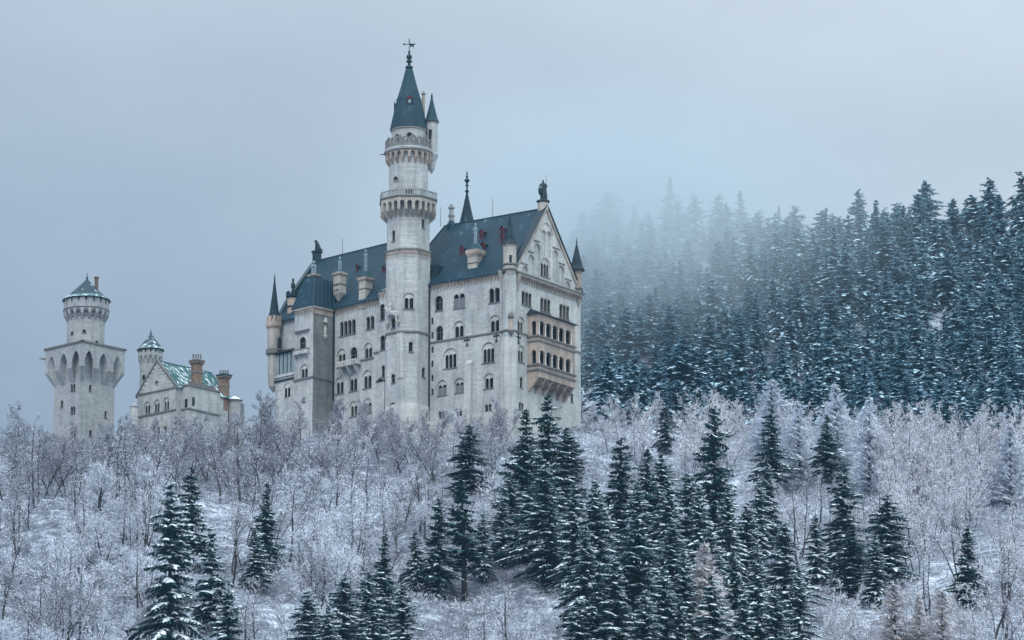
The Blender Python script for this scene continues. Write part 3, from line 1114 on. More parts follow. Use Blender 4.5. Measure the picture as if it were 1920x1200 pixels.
turret(956, 881.0, 1.42, (399, 406, 459.5, 497, 509, 544), 1.62, window=(955, 959.5, 477.5, 494))
cF, zF, oF = turret(1081.5, GW.P(W - .6, 0)[1], 1.05, (446, 457, 507, 542, 556, 586), 1.65, ('orange', 'cone'))
# legs of the near turret's forked corbel
for F, s in ((LW, 1), (GW, 1)):
    mb = MB()
    u = 2.1
    z1, z0 = at_y(956, 506, 880)[2], at_y(956, 542, 880)[2]
    mb.wedge(F, u - .35, u + .35, z0, z1, 0, 1.1)
    mb.build('turret_bracket', [M['trim']], palace)
# turret at the far left end: battlements, drum and spire
cL = L2.P(LEN2 - 1.2, 0, 1.6)
YL = cL[1]
xs = lambda z: None
zl = [at_y(521, y, YL)[2] for y in (515, 523, 592, 595, 606, 614, 656, 664, 704, 729)]
b = MB()
RL = 1.38
b.rev(cL, [(RL, zl[6]), (RL, zl[5])], 16, 0)
b.rev(cL, [(RL, zl[5] - .5), (RL + .35, zl[5] + .1), (RL + .35, zl[4]), (RL - .1, zl[4])], 16, 1)
for k in range(10):
    a = 2 * pi * k / 10
    F = polyfaces(cL, RL + .3, 10, .1)[k][0]
    b.box(F, .15, .75, zl[4], zl[4] + 1.35, -.35, 0, 1)
b.rev(cL, [(.1, zl[9] - .8), (RL * .7, zl[9] + .4), (RL - .15, zl[8]), (RL - .15, zl[7])], 12, 0)
b.rev(cL, [(RL, zl[7] - .3), (RL + .3, zl[7]), (RL + .3, zl[6]), (RL, zl[6] + .2)], 16, 2)
o = b.build('turret', [M['trim'], M['pink'], M['band']], palace)
o['label'] = 'warm stone corner turret with battlements and a dark spire'
cone(cL, 1.25, zl[3], zl[1], o, 'cone', 16)
finial(cL, zl[1] - .1, o, zl[0] - zl[1] + .3, .22)
g = MB()
F = Fr(cL + np.array([0, -RL - .02, 0]), 90)
u0 = F.uz(524.5, 640)[0]
g.sheet(F, arch(u0 - .45, u0 + .45, F.uz(524, 654)[1], F.uz(524, 632)[1]), [], .03)
g.box(F, u0 - .5, u0 + .5, F.uz(524, 654)[1] - .2, F.uz(524, 654)[1], -.2, .15, 1)
g.build('turret_window', [M['glass'], M['band']], o)
# crenellated chimney turret behind it
cT = at_y(549.5, 560, YL + 1.0)
b = MB()
zq = [at_y(549, y, cT[1])[2] for y in (596, 577, 560, 553, 547)]
b.rev(cT, [(1.25, zq[0] - 6), (1.25, zq[2])], 8, 0, .39)
b.rev(cT, [(1.25, zq[2]), (1.6, zq[2] + .3), (1.6, zq[3]), (1.2, zq[3])], 8, 1, .39)
for F, L in polyfaces(cT, 1.62, 8, .39):
    b.box(F, L * .25, L * .75, zq[3], zq[3] + .6, -.3, 0, 1)
b.rev(cT, [(1.25, zq[1] - .1), (1.4, zq[1]), (1.4, zq[1] + .2), (1.25, zq[1] + .3)], 8, 1, .39)
b.build('crenellated_chimney', [M['pink'], M['dark']], palace)
# glazed loggia with slanted dark roof at the left end
mb = MB()
G1 = L2.out(2.0)
ua, ub = sorted((G1.uz(553, 650)[0], G1.uz(516.5, 665)[0]))
zt, zb = G1.uz(535, 661)[1], G1.uz(535, 700)[1]
mb.box(G1, ua, ub, PB, zb - .7, -2, 0, 0)
mb.box(G1, ua - .1, ub + .15, zb - .7, zb - .1, -2, .25, 0)
zw = G1.uz(535, 712)[1]
mb.box(G1, ua - .1, ub + .12, zw - .2, zw + .15, -2, .2, 2)
n = 5
for k in range(n + 1):
    uu = ua + (ub - ua) * k / n
    mb.box(G1, uu - .08, uu + .08, zb - .1, zt, -.15, 0, 2)
mb.box(G1, ua, ub, zt - .12, zt + .05, -.15, .02, 2)
o = mb.build('glazed_loggia', [M['wall'], M['wall'], M['iron']], palace)
g = MB()
g.sheet(G1, rect(ua, ub, zb - .1, zt), [], -.08)
g.poly([G1.P(ub, zb - .1), G1.P(ub, zb - .1, -2), G1.P(ub, zt, -2), G1.P(ub, zt)])
g.build('glass_panel', M['greyglass'], o)
g = MB()
g.hexa([G1.P(ua - .1, zt + .05, .5), G1.P(ub + 1.2, zt + .05, .5), G1.P(ub + 1.2, zt + .05, -2), G1.P(ua - .1, zt + .05, -2),
        G1.P(ua - .1, zt + .2, .5), G1.P(ub + 1.2, zt + .2, .5), G1.P(ub + 1.2, zt + 1.3, -2), G1.P(ua - .1, zt + 1.3, -2)])
g.build('loggia_roof', M['iron'], o)
g = MB()
wu, wz = G1.uz(539, 746)
whb = Wall(G1, rect(0, 1, 0, 1), o)
# window under the glazed loggia stands on its own plane
wf = G1.out(.05)
(u0, z0), (u1, z1_) = wf.uz(532.5, 747), wf.uz(545.5, 717)
u0, u1 = min(u0, u1), max(u0, u1)
q = arch(u0, u1, z0, z1_)
hs = [arch(u0 + .15 + k * (u1 - u0) * .47, u0 + .15 + k * (u1 - u0) * .47 + (u1 - u0) * .34, z0 + .1, z0 + (z1_ - z0) * .7) for k in (0, 1)]
g.sheet(wf, q, hs, 0, 0)
for h in hs:
    g.sheet(wf, h, [], -.03, 1)
g.ring(wf, q[2:], [((u0 + u1) / 2 + (x - (u0 + u1) / 2) * 1.2, z + .15) for x, z in q[2:]], .1, 2)
g.build('window', [M['wall_pale'], M['glass'], M['trim']], palace)


# --- chimneys, dormers and rods on the roofs
def flues(b, c, z0, z1, n=4, r=.085, sp=.36, m=0):
    for k in range(n):
        dx = (k % 2 - .5) * sp * 1.3
        dy = (k // 2 - .5) * sp * 1.3
        p = np.array([c[0] + dx, c[1] + dy, 0])
        b.rev(p, [(r, z0), (r, z1 - .5), (r * 1.8, z1 - .45), (r * 1.8, z1 - .3), (r, z1 - .2), (r, z1)], 8, m)
    p = np.array([c[0], c[1], 0])
    b.rev(p, [(r * 1.2, z0), (r * 1.2, z1 + .4), (r * 2.4, z1 + .5), (r * 2.4, z1 + .7), (.02, z1 + .9)], 8, m)
    for zz_ in (z0 + (z1 - z0) * .35, z0 + (z1 - z0) * .7):
        b.rev(p, [(sp * 1.1, zz_), (sp * 1.1, zz_ + .1)], 8, m)


def chimney(F, px, half, rows, taper=True, label=None, dep=-.2):
    """rows: flue top, cap top, cornice top, cornice foot, body foot, taper foot"""
    G = F.out(dep)
    u = G.uz(px, rows[3])[0]
    z = [G.uz(px, y)[1] for y in rows]
    b = MB()
    c = G.P(u, 0, -half)
    a = radians(-F.deg) + pi / 4
    s2 = sqrt(2)
    b.rev(c, [(half * s2, z[4]), (half * s2, z[3])], 4, 0, a)
    b.rev(c, [(half * s2, z[3]), (half * s2 * 1.3, z[3] + (z[2] - z[3]) * .5), (half * s2 * 1.3, z[2]), (half * s2, z[2])], 4, 1, a)
    zm = (z[3] + z[4]) / 2
    b.rev(c, [(half * s2, zm - .1), (half * s2 * 1.1, zm), (half * s2 * 1.1, zm + .1), (half * s2, zm + .2)], 4, 2, a)
    if taper:
        b.rev(c, [(.08, z[5]), (half * s2, z[4])], 4, 0, a)
    else:
        b.rev(c, [(half * s2, z[5] - 2), (half * s2, z[4])], 4, 0, a)
    b.rev(c, [(half * s2 * 1.2, z[2]), (half * s2 * .55, z[1]), (.02, z[1] + .02)], 4, 3, a)
    if taper:
        for zz0 in (z[4] + .1, z[4] + 1.3):
            for k in (-1, 0, 1):
                uu = u + k * half * .62
                b.poly([G.P(uu, zz0, .03), G.P(uu + .24, zz0 + .42, .03), G.P(uu, zz0 + .84, .03), G.P(uu - .24, zz0 + .42, .03)], 4)
    o = b.build('chimney', [M['trim'], M['pink'], M['band'], M['copper'], M['iron']], palace)
    if label:
        o['label'] = label
    f = MB()
    flues(f, c, z[1] - .5, z[0])
    f.build('flue', M['flue'], o)
    return o


chimney(L2, 631, .95, (488, 506, 511, 517, 549, 568), label='chimney hung on the eave above the pipe and tapering to a point')
chimney(L2, 679, 1.0, (474, 508, 520, 528, 556, 561), False, dep=.1)
chimney(LW, 885.5, 1.15, (424, 456, 468, 482, 505, 512), False, 'stone roof chimney with a cluster of metal flues', -1.4)
b = MB()
pc = BK.P(3.6, 0, -3.4)
z0 = EZ2 + 6.6
flues(b, pc, z0, z0 + 3.0, 4, .16, .5, 1)
b.rev(pc, [(1.1, z0 + .1), (1.5, z0 + .6), (1.5, z0 + .8), (.9, z0 + 1.0)], 4, 0, radians(46) + pi / 4)
b.build('chimney', [M['pink'], M['flue']], palace)


def plane_hit(px, py, p0, nrm):
    d = ray(px, py)
    t = np.dot(p0 - CAM, nrm) / np.dot(d, nrm)
    return CAM + t * d


def roofplane(F, ez, rz, m):
    a, b_, c = F.P(0, ez, OV), F.P(10, ez, OV), F.P(0, rz, -m)
    return a, np.cross(b_ - a, c - a)


RP = roofplane(LW, EZ - .08, RZ, mid)
RP2 = roofplane(L2, EZ2 - .08, RZ2, mid2)


def dormer(F, rp, px, py, w=1.1, h=1.7):
    p = plane_hit(px, py, *rp)
    u = float(np.dot(p - F.O, F.u))
    d = float(np.dot(p - F.O, F.n))
    z = p[2]
    b = MB()
    b.box(F, u - w / 2, u + w / 2, z, z + h * .75, d - 2.0, d, 1)
    hs = arch(u - w * .28, u + w * .28, z + .2, z + h * .72)
    b.sheet(F, [(u - w / 2, z), (u + w / 2, z), (u + w / 2, z + h * .75), (u, z + h * 1.1), (u - w / 2, z + h * .75)], [hs], d + .04, 0)
    b.hexa([F.P(u - w * .6, z + h * .72, d - 2), F.P(u, z + h * 1.15, d - 2), F.P(u, z + h * 1.15, d + .2), F.P(u - w * .6, z + h * .72, d + .2),
            F.P(u - w * .6, z + h * .72 + .1, d - 2), F.P(u, z + h * 1.15 + .1, d - 2), F.P(u, z + h * 1.15 + .1, d + .2), F.P(u - w * .6, z + h * .72 + .1, d + .2)], 1)
    b.hexa([F.P(u + w * .6, z + h * .72, d - 2), F.P(u, z + h * 1.15, d - 2), F.P(u, z + h * 1.15, d + .2), F.P(u + w * .6, z + h * .72, d + .2),
            F.P(u + w * .6, z + h * .72 + .1, d - 2), F.P(u, z + h * 1.15 + .1, d - 2), F.P(u, z + h * 1.15 + .1, d + .2), F.P(u + w * .6, z + h * .72 + .1, d + .2)], 1)
    b.build('dormer', [M['red'], M['dark']], palace)


for px, py in ((903, 447), (866, 478), (905.5, 470), (942, 441), (942.5, 456)):
    dormer(LW, RP, px, py)
for px, py, w in ((570.5, 541, .8), (669, 509, .6), (720, 512, .9)):
    dormer(L2, RP2, px, py, w, 1.4)
# big dark dormer beside the tower
b = MB()
G = LW.out(-.6)
ua, ub = sorted((G.uz(799, 515)[0], G.uz(819, 515)[0]))
z0, z1 = G.uz(812, 533)[1], G.uz(812, 496)[1]
b.hexa([G.P(ua, z0, -5), G.P(ub, z0, -5), G.P(ub, z0, 0), G.P(ua, z0, 0), G.P(ua, z1 - .3, -5), G.P(ub, z1 - .3, -5), G.P(ub, z1, -.3), G.P(ua, z1, -.3)], 0)
b.build('stair_dormer', [M['dark']], palace)
# spire, stone chimney and lightning rods behind and on the ridge
cS = LW.P(17.6, 0, -W - 2)
b = MB()
zz = [at_y(876, y, cS[1])[2] for y in (321, 358, 425)]
o = None
b.rev(cS, [(1.9, zz[2] - 12), (1.9, zz[2])], 12, 0)
o = b.build('turret', [M['trim']], palace)
o['label'] = 'slender dark spire rising behind the ridge'
cS2 = at_y(875.5, 400, cS[1])
cone(cS2, 2.15, zz[2] - 1.6, zz[1], o, 'cone', 16, flare=0)
b = MB()
H = zz[0] - zz[1]
b.rev(cS2, [(.2, zz[1] - .5), (.5, zz[1]), (.18, zz[1] + .2), (.17, zz[1] + H * .22), (.42, zz[1] + H * .28), (.17, zz[1] + H * .34), (.25, zz[1] + H * .42),
            (.6, zz[1] + H * .52), (.5, zz[1] + H * .58), (.15, zz[1] + H * .66), (.28, zz[1] + H * .74), (.10, zz[1] + H * .8), (.18, zz[1] + H * .88), (.06, zz[1] + H)], 12)
b.build('finial', M['bronze'], o)
cC = at_y(846.5, 400, LW.P(19, 0, -mid - 3)[1])
b = MB()
zz = [at_y(846.5, y, cC[1])[2] for y in (382, 388, 391, 403, 406, 424)]
b.rev(cC, [(.55, zz[5] - 2), (.55, zz[4]), (.72, zz[4] + .05), (.72, zz[3]), (.5, zz[3] + .1), (.45, zz[2] - .1), (.7, zz[2]), (.7, zz[1]), (.25, zz[1] + .1), (.35, zz[0] - .2), (.02, zz[0])], 8, 0)
b.rev(cC, [(1.0, zz[5] - 2), (1.0, zz[5] + .3), (.5, zz[5] + 1.2)], 8, 1)
b.build('chimney', [M['wall_grey'], M['copper']], palace)
for px, y0, y1, F, md in ((826, 388, 419, LW, mid), (924, 370, 403, LW, mid), (642, 447, 476, L2, mid2)):
    G = F.out(-md)
    u, z0 = G.uz(px, y1)
    z1 = G.uz(px, y0)[1]
    b = MB()
    b.tube(G.P(u, z0 - .6), G.P(u, z1), .06, .04, 5)
    b.build('lightning_rod', M['iron'], palace)
# small stone pinnacle at the far end of the left wing
cP = at_y(549.5, 530, Q_(LEN2, 4, 0)[1])
b = MB()
zz = [at_y(549, y, cP[1])[2] for y in (521, 548)]
b.rev(cP, [(.5, zz[1] - 1), (.4, zz[1]), (.28, zz[1] + .8), (.45, zz[1] + 1.2), (.42, zz[1] + 1.9), (.2, zz[1] + 2.2), (.26, zz[0] - .3), (.02, zz[0])], 8)
b.build('pinnacle', M['bronze'], palace)

# ================================================================== TALL STAIR TOWER
TX, TY = -21.36, 893.0
TC = np.array([TX, TY, 0])
tower = thing('stair_tower', 'tall pale tower with two corbelled galleries and a pointed green roof at the palace front', 'tower', (TX, TY, 190))
zt_ = lambda y: at_y(764, y, TY)[2]
rot = radians(-90 + 22.5 + 4)
zA, zB, zC, zD, zE = zt_(630), zt_(479), zt_(414), zt_(381), zt_(370.5)
faces_lo = polyfaces(TC, 4.82, 8, rot)
faces_hi = polyfaces(TC, 4.66, 8, rot)


def face_at(faces, px):
    """frame of the polygon side seen at this column"""
    best = None
    for f, L in faces:
        if f.n[1] > -.15:
            continue
        u = f.uz(px, 600)[0]
        if -.05 <= u <= L + .05:
            best = (f, L)
    return best


tw = MB()
lo = {}
for i, (f, L) in enumerate(faces_lo):
    lo[i] = Wall(f, rect(0, L, PB, zB), tower)
hi = {}
for i, (f, L) in enumerate(faces_hi):
    hi[i] = Wall(f, rect(0, L, zB, zD), tower)


def twin(walls, faces, x0, x1, y0, y1, kind, **k):
    F = face_at(faces, (x0 + x1) / 2)
    for i, (f, L) in enumerate(faces):
        if F and f is F[0]:
            walls[i].win(x0, x1, y0, y1, kind, **k)
            return
    print('no face', x0)


for a in ((757, 777, 549, 579, 'bib'), (734, 741.5, 596, 615.5, 'single'), (766.5, 773.5, 641, 659, 'single'), (734, 741, 701, 718, 'single'),
          (791, 796.5, 689, 707, 'single'), (731.5, 741, 755, 775, 'single')):
    twin(lo, faces_lo, *a)
for a in ((735.5, 740.5, 432, 452, 'single'), (791, 795.5, 411, 427, 'single')):
    twin(hi, faces_hi, *a)
for w_ in list(lo.values()) + list(hi.values()):
    w_.into(tw, 0)
tw.build('wall', [M['wall']], tower)
tb = MB()
tb.rev(TC, [(4.82, zA - .45), (5.05, zA - .3), (5.05, zA), (4.82, zA + .2)], 8, 0, rot)
tb.build('string_course', [M['band']], tower)
tb = MB()
tb.rev(TC, [(4.82, zB - .1), (5.15, zB), (5.15, zB + .4), (4.66, zB + .55)], 8, 0, rot)
tb.build('string_course', [M['band']], tower)
tb = MB()
tb.rev(TC, [(5.3, PB), (5.0, zt_(775)), (4.82, zt_(765))], 8, 1, rot)
tb.build('battered_base', [M['band'], M['wall_pale']], tower)
tf = MB()
for f, L in polyfaces(TC, 4.82, 8, rot):
    n = 5
    for k in range(n):
        a = .1 + k * (L - .2) / n
        st = (L - .2) / n
        q = arch(a + st * .15, a + st * .85, zB - 1.1, zB - .45, 5)
        tf.sheet(f, [(a, zB - 1.1), q[0]] + q[2:][::-1] + [q[1], (a + st, zB - 1.1), (a + st, zB), (a, zB)], [], .2, 0)
        tf.box(f, a - .08, a + .12, zB - 1.35, zB - 1.08, 0, .18, 0)
tf.build('arch_frieze', [M['pink']], tower)
# pale stair strip on the corner between two faces
ts = MB()
for f, L in faces_lo:
    if face_at(faces_lo, 765) and f is face_at(faces_lo, 765)[0]:
        pass
F1 = face_at(faces_lo, 760)
F0 = face_at(faces_lo, 740)
for (F, L), (x0, x1) in ((F1, (750.5, 757)), (F0, (745, 749.5))):
    a, b_ = sorted((F.uz(x0, 680)[0], F.uz(x1, 680)[0]))
    if F is F1[0]:
        a = min(a, .02) if a < 1 else a
        b_ = min(b_, L)
    ts.box(F, max(0, a), min(L, b_), zt_(718), zt_(633), 0, .14, 0)
ts.build('corner_strip', [M['wall_pale']], tower)
# first gallery (octagonal, three arches a side)
tg = MB()
for f, L in polyfaces(TC, 6.12, 8, rot):
    ar = L * .12
    tg.sheet(f, rect(0, L, zD - .1, zD + .1), [], 0, 1)
    mach(tg, f, 0, L, 3, zC - .3, zC + 1.1, zD - .75, zD - .1, 1.4, .62, False, 0, 0, 4.66 / 6.12)
tg.rev(TC, [(4.5, zD - .08), (6.15, zD - .06), (6.35, zD + .05), (6.35, zD + .3), (6.1, zD + .35)], 8, 1, rot)
tg.rev(TC, [(6.05, zD + .3), (3.9, zD + .32)], 8, 1, rot)
tg.build('lower_gallery', [M['trim'], M['band']], tower)
pr = MB()
for f, L in polyfaces(TC, 6.22, 8, rot):
    pr.box(f, 0, L, zE + .25, zE + .45, -.2, .06)
    pr.box(f, 0, .25, zD + .3, zE + .25, -.2, .02)
    n = 9
    for k in range(n):
        uu = .25 + (L - .3) * (k + .5) / n
        pr.box(f, uu - .11, uu + .11, zD + .3, zE + .25, -.14, -.02)
    pr.box(f, 0, L, zD + .3, zD + .42, -.18, .0)
pr.build('balustrade', [M['wall_grey']], tower)
# cylinder above
zF1, zG, zH, zI, zJ = zt_(311), zt_(290), zt_(264), zt_(244.5), zt_(127)
cy = MB()
cy.rev(TC, [(4.03, zD), (4.03, zG)], 40, 0)
cy.rev(TC, [(3.55, zG), (3.55, zI + .1)], 40, 0)
cy.rev(TC, [(3.55, zI - .5), (3.8, zI - .3), (3.8, zI)], 40, 1)
cy.build('drum', [M['wall'], M['trim']], tower)
mg = MB()
for f, L in polyfaces(TC, 4.80, 20, 0.05):
    mach(mg, f, 0, L, 1, zF1 - .3, zF1 + .75, zG - .35, zG - .02, .78, .55, False, 0, 0, 4.03 / 4.80)
mg.rev(TC, [(4.0, zG - .02), (4.82, zG), (5.12, zG + .1), (5.12, zG + .5), (4.85, zG + .75), (3.5, zG + .8)], 40, 1)
mg.build('upper_gallery', [M['pink'], M['wall_grey']], tower)
bt = MB()
for k, (f, L) in enumerate(polyfaces(TC, 4.86, 20, 0.05)):
    q = arch(L * .28, L * .72, zG + 1.1, zH - .45, 6)
    if k % 2:
        out = [(0, zG + .7), (L, zG + .7), (L, zH - .5), (L * .8, zH - .1), (L * .5, zH + .15), (L * .2, zH - .1), (0, zH - .5)]
    else:
        out = [(0, zG + .7), (L, zG + .7), (L, zH - .6), (L * .7, zH - .25), (L * .3, zH - .25), (0, zH - .6)]
    bt.sheet(f, out, [q], 0)
    bt.sheet(f, out, [q], -.3)
    bt.reveal(f, q, 0, -.3)
    for i in range(2, len(out)):
        j = (i + 1) % len(out)
        bt.poly([f.P(*out[i], 0), f.P(*out[j], 0), f.P(*out[j], -.3), f.P(*out[i], -.3)])
bt.build('battlement', [M['wall_dark']], tower)
wt = MB()
for px, y0, y1, w_, R_t in ((742, 329, 335.5, .5, 4.03), (767, 353, 364, .75, 4.03), (745, 249.5, 260, .5, 3.55), (768, 248, 260, .55, 3.55)):
    x = at_y(px, y0, TY - R_t)[0] - TX
    a = math.atan2(-sqrt(max(0, R_t ** 2 - x ** 2)), x)
    f = Fr((0, 0), 0)
    f.n = np.array([cos(a), sin(a), 0])
    f.u = np.array([-sin(a), cos(a), 0])
    f.O = TC + f.n * (R_t + .03)
    z0, z1 = at_y(px, y1, TY - R_t)[2], at_y(px, y0, TY - R_t)[2]
    q = arch(-w_, w_, z0, z1)
    wt.sheet(f, q, [], 0, 0)
    wt.ring(f, q[2:], [(x_ * 1.35, z_ + .12) for x_, z_ in q[2:]], .12, 1)
    wt.box(f, -w_ - .15, w_ + .15, z0 - .18, z0, -.1, .14, 1)
wt.build('drum_windows', [M['glass'], M['trim']], tower)
# main cone with a little dormer
cr_ = MB()
prof = [(3.5, zI - .15), (3.92, zI - .05), (3.70, zI + .9), (3.05, zI + 4.0), (2.55, zt_(190)), (1.55, zt_(160)), (.72, zt_(131)), (.3, zJ)]
cr_.rev(TC, prof, 24, 0)
for k in range(24):
    a = 2 * pi * (k + .5) / 24
    for (r0, q0), (r1, q1) in zip(prof[1:-1], prof[2:]):
        cr_.tube([TX + r0 * cos(a), TY + r0 * sin(a), q0 + .02], [TX + r1 * cos(a), TY + r1 * sin(a), q1 + .02], .05, .05, 4, 1)
cr_.rev(TC, [(2.66, zt_(189)), (2.66, zt_(187.5))], 24, 1)
ro = cr_.build('cone_roof', [M['copper'], M['rib']], tower)
dz = MB()
f = Fr((TX + .2, TY - 2.9), 90)
f.n = np.array([0, -1.0, 0])
z0 = zt_(203)
q = arch(-.3, .3, z0 + .35, z0 + 1.1)
dz.box(f, -.7, .7, z0, z0 + 1.35, -1.5, 0, 0)
dz.sheet(f, q, [], .03, 2)
dz.sheet(f, [(-.75, z0 + 1.35), (.75, z0 + 1.35), (0, z0 + 1.95)], [], .04, 1)
dz.poly([f.P(-.75, z0 + 1.35, .1), f.P(0, z0 + 2.0, .1), f.P(0, z0 + 2.0, -1.5), f.P(-.75, z0 + 1.35, -1.5)], 0)
dz.poly([f.P(.75, z0 + 1.35, .1), f.P(0, z0 + 2.0, .1), f.P(0, z0 + 2.0, -1.5), f.P(.75, z0 + 1.35, -1.5)], 0)
dz.build('roof_hatch', [M['dark'], M['red'], M['greyglass']], tower)
dz = MB()
f = Fr((TX - 2.95, TY), 0)
f.n = np.array([-1.0, 0, 0])
dz.box(f, -.5, .5, z0 - .6, z0 + .9, -.8, .15, 0)
dz.box(f, -.1, .1, z0 + .9, z0 + 1.5, -.0, .15, 0)
dz.build('roof_hatch', [M['dark']], tower)
fn = MB()
zf_ = [zt_(y) for y in (131, 127, 122, 117, 112, 106, 103, 97, 84, 72)]
fn.rev(TC, [(.55, zf_[0]), (.85, zf_[1]), (.75, zf_[1] + .25), (.3, zf_[2]), (.3, zf_[3] - .1), (.72, zf_[3] + .15), (.4, zf_[4] - .1), (.4, zf_[4] + .1), (.62, zf_[5] - .1), (.5, zf_[5] + .3), (.18, zf_[6] + .2),
            (.25, zf_[7]), (.09, zf_[7] + .3), (.07, zf_[8]), (.12, zf_[8] + .8), (.05, zf_[9])], 12)
fo = fn.build('finial', M['bronze'], tower)
vn = MB()
f = Fr((TX, TY), 90)
f.n = np.array([0, -1.0, 0])
z = zt_(83)
vn.box(f, -1.3, 1.2, z - .06, z + .06, -.05, .05)
vn.hexa([f.P(-1.4, z, -.06), f.P(-.9, z - .25, -.06), f.P(-.9, z - .25, .06), f.P(-1.4, z, .06),
         f.P(-1.4, z + .02, -.06), f.P(-.9, z + .25, -.06), f.P(-.9, z + .25, .06), f.P(-1.4, z + .02, .06)])
beast = [(.1, z - .1), (.25, z - .62), (.45, z - .6), (.5, z - .35), (.85, z - .7), (1.0, z - .62), (.88, z - .3), (1.05, z - .1), (1.35, z + .2), (1.1, z + .15), (.8, z + .08), (.5, z + .1), (.2, z + .25)]
vn.sheet(f, beast, [], .05)
vn.sheet(f, beast, [], -.05)
vn.reveal(f, beast, .05, -.05)
vn.build('weather_vane', M['bronze'], tower)
# side turret with its own spire and a thin stack
SC = np.array([TX + 4.72, TY + .4, 0])
sv = MB()
z0, z1, z2, z3 = (at_y(808, y, SC[1])[2] for y in (326, 304, 290, 229))
sv.rev(SC, [(.1, z0), (.7, z0 + 1.0), (.9, z1), (1.3, z2 - .5), (1.42, z2), (1.25, z2 + .3), (1.22, z3)], 20, 0)
sv.rev(SC, [(1.2, z3 - .4), (1.4, z3 - .2), (1.4, z3)], 20, 1)
f = Fr((SC[0] - .25, SC[1] - 1.21), 90)
f.n = np.array([0, -1.0, 0])
zw = at_y(805, 268, SC[1])[2]
sv.sheet(f, arch(-.35, .35, zw, zw + 2.6), [], .02, 2)
so_ = sv.build('turret', [M['wall'], M['trim'], M['glass']], tower)
cone(SC, 1.5, z3, at_y(808, 181, SC[1])[2], so_, 'copper', 16, flare=.04)
finial(SC, at_y(808, 182, SC[1])[2], so_, .9, .3)
stc = MB()
pq = np.array([TX + 2.98, TY + 1.6, 0])
stc.rev(pq, [(.33, zt_(240)), (.33, zt_(180)), (.28, zt_(173)), (.55, zt_(172.5)), (.55, zt_(171.5)), (.2, zt_(171)), (.22, zt_(167)), (.02, zt_(166))], 8)
stc.build('chimney', M['pink'], tower)
wsp = MB()
wsp.tube([TX - 4.8, TY - .3, zt_(290)], [TX - 5.9, TY - .5, zt_(291)], .18, .1, 6)
wsp.build('waterspout', M['band'], tower)

# ================================================================== SQUARE TOWER on the left
SQ = at_y(152, 800, 950.0)
SL, SR = Fr(SQ, -46.0), Fr(SQ, 44.0)
sqt = thing('square_tower', 'grey square tower at far left with pointed-arch corbels and a round turret on top', 'tower', (SQ[0], SQ[1] + 6.6, 192))
S = 9.35
sl_ = Wall(SL, rect(0, S, PB, 222), sqt)
sr_ = Wall(SR, rect(0, S, PB, 222), sqt)
for a in ((132.5, 136.5, 720, 733, 'single'), (137.2, 141.2, 719.5, 732.5, 'single'), (114, 118, 750.5, 763, 'single'), (132.5, 136.5, 762.5, 775.5, 'single'), (137.2, 141, 762, 775, 'single'),
          (131, 142, 801, 819, 'bib')):
    sl_.win(*a)
for a in ((167, 171.5, 721, 733, 'single'), (196, 200, 770, 783, 'single'), (167.5, 172, 806, 818, 'single')):
    sr_.win(*a)
mb = MB()
sl_.into(mb)
sr_.into(mb)
cs = [SL.P(S, 0), SL.P(S, 0) + SR.u * S, SR.P(S, 0)]
for p, q in ((cs[0], cs[1]), (cs[1], cs[2])):
    mb.poly([p + [0, 0, PB], q + [0, 0, PB], q + [0, 0, 222], p + [0, 0, 222]])
mb.build('shaft', [M['wall_grey']], sqt)
mb = MB()
o_ = 1.5
OC = SQ + SL.n * o_ + SR.n * o_
fr4 = [Fr(OC, -46), Fr(OC, 44)]
OB = OC + SL.u * (S + 2 * o_) + SR.u * (S + 2 * o_)
f3, f4 = Fr(OB, 134), Fr(OB, -136)
f3.n, f4.n = -SR.n, -SL.n
f3.u, f4.u = -SR.u, -SL.u
ZT = 222.95
for F in fr4 + [f3, f4]:
    mach(mb, F, 0, S + 2 * o_, 3, 214.6, 217.6, 221.2, ZT - .1, o_, 1.75, True, 0, 0, S / (S + 2 * o_))
mb.build('corbel_gallery', [M['wall_grey']], sqt)
mb = MB()
LL = S + 2 * o_
for F in fr4 + [f3, f4]:
    mb.box(F, -.25, LL + .25, ZT - .1, ZT + .28, -.6, .25)
mb.poly([OC + [0, 0, ZT + .1], OC + SL.u * LL + [0, 0, ZT + .1], OB + [0, 0, ZT + .1], OC + SR.u * LL + [0, 0, ZT + .1]])
mb.tube(fr4[0].P(LL, ZT - 2.0, 0), fr4[0].P(LL + .9, ZT - 1.9, .9), .25, .12, 6)
mb.build('parapet', [M['band']], sqt)
ctr = (SQ + SL.u * S / 2 + SR.u * S / 2)
DY = ctr[1]
zq = lambda y: at_y(162, y, DY)[2]
DC = np.array([at_y(161.5, 600, DY)[0], DY, 0])
ppm = 1 / (at_y(1, 600, DY)[0] - at_y(0, 600, DY)[0])
R1, R2 = 35 / ppm, 42.5 / ppm
mb = MB()
mb.rev(DC, [(R1, 221), (R1, zq(586))], 40, 0)
mb.rev(DC, [(R1, zq(600)), (R1 + .12, zq(599.5)), (R1 + .12, zq(598))], 40, 1)
mb.rev(DC, [(R2 - .3, zq(590)), (R2 - .35, zq(566))], 40, 0)
mb.build('drum', [M['wall_grey'], M['band']], sqt)
mb = MB()
for F, L in polyfaces(DC, R2, 18, .08):
    mach(mb, F, 0, L, 1, zq(605), zq(594.5), zq(586.5), zq(584), R2 - R1 - .08, .62, False, 0, 0, R1 / R2)
    hw = L * .13
    hs = rect(L / 2 - hw, L / 2 + hw, zq(575), zq(564))
    mb.sheet(F, rect(0, L, zq(584), zq(563)), [hs], 0, 0)
    mb.reveal(F, hs, 0, -.3, 0)
    mb.sheet(F, hs, [], -.28, 2)
mb.rev(DC, [(R2, zq(584.5)), (R2 + .14, zq(584.2)), (R2 + .14, zq(583.2)), (R2, zq(583))], 36, 1)
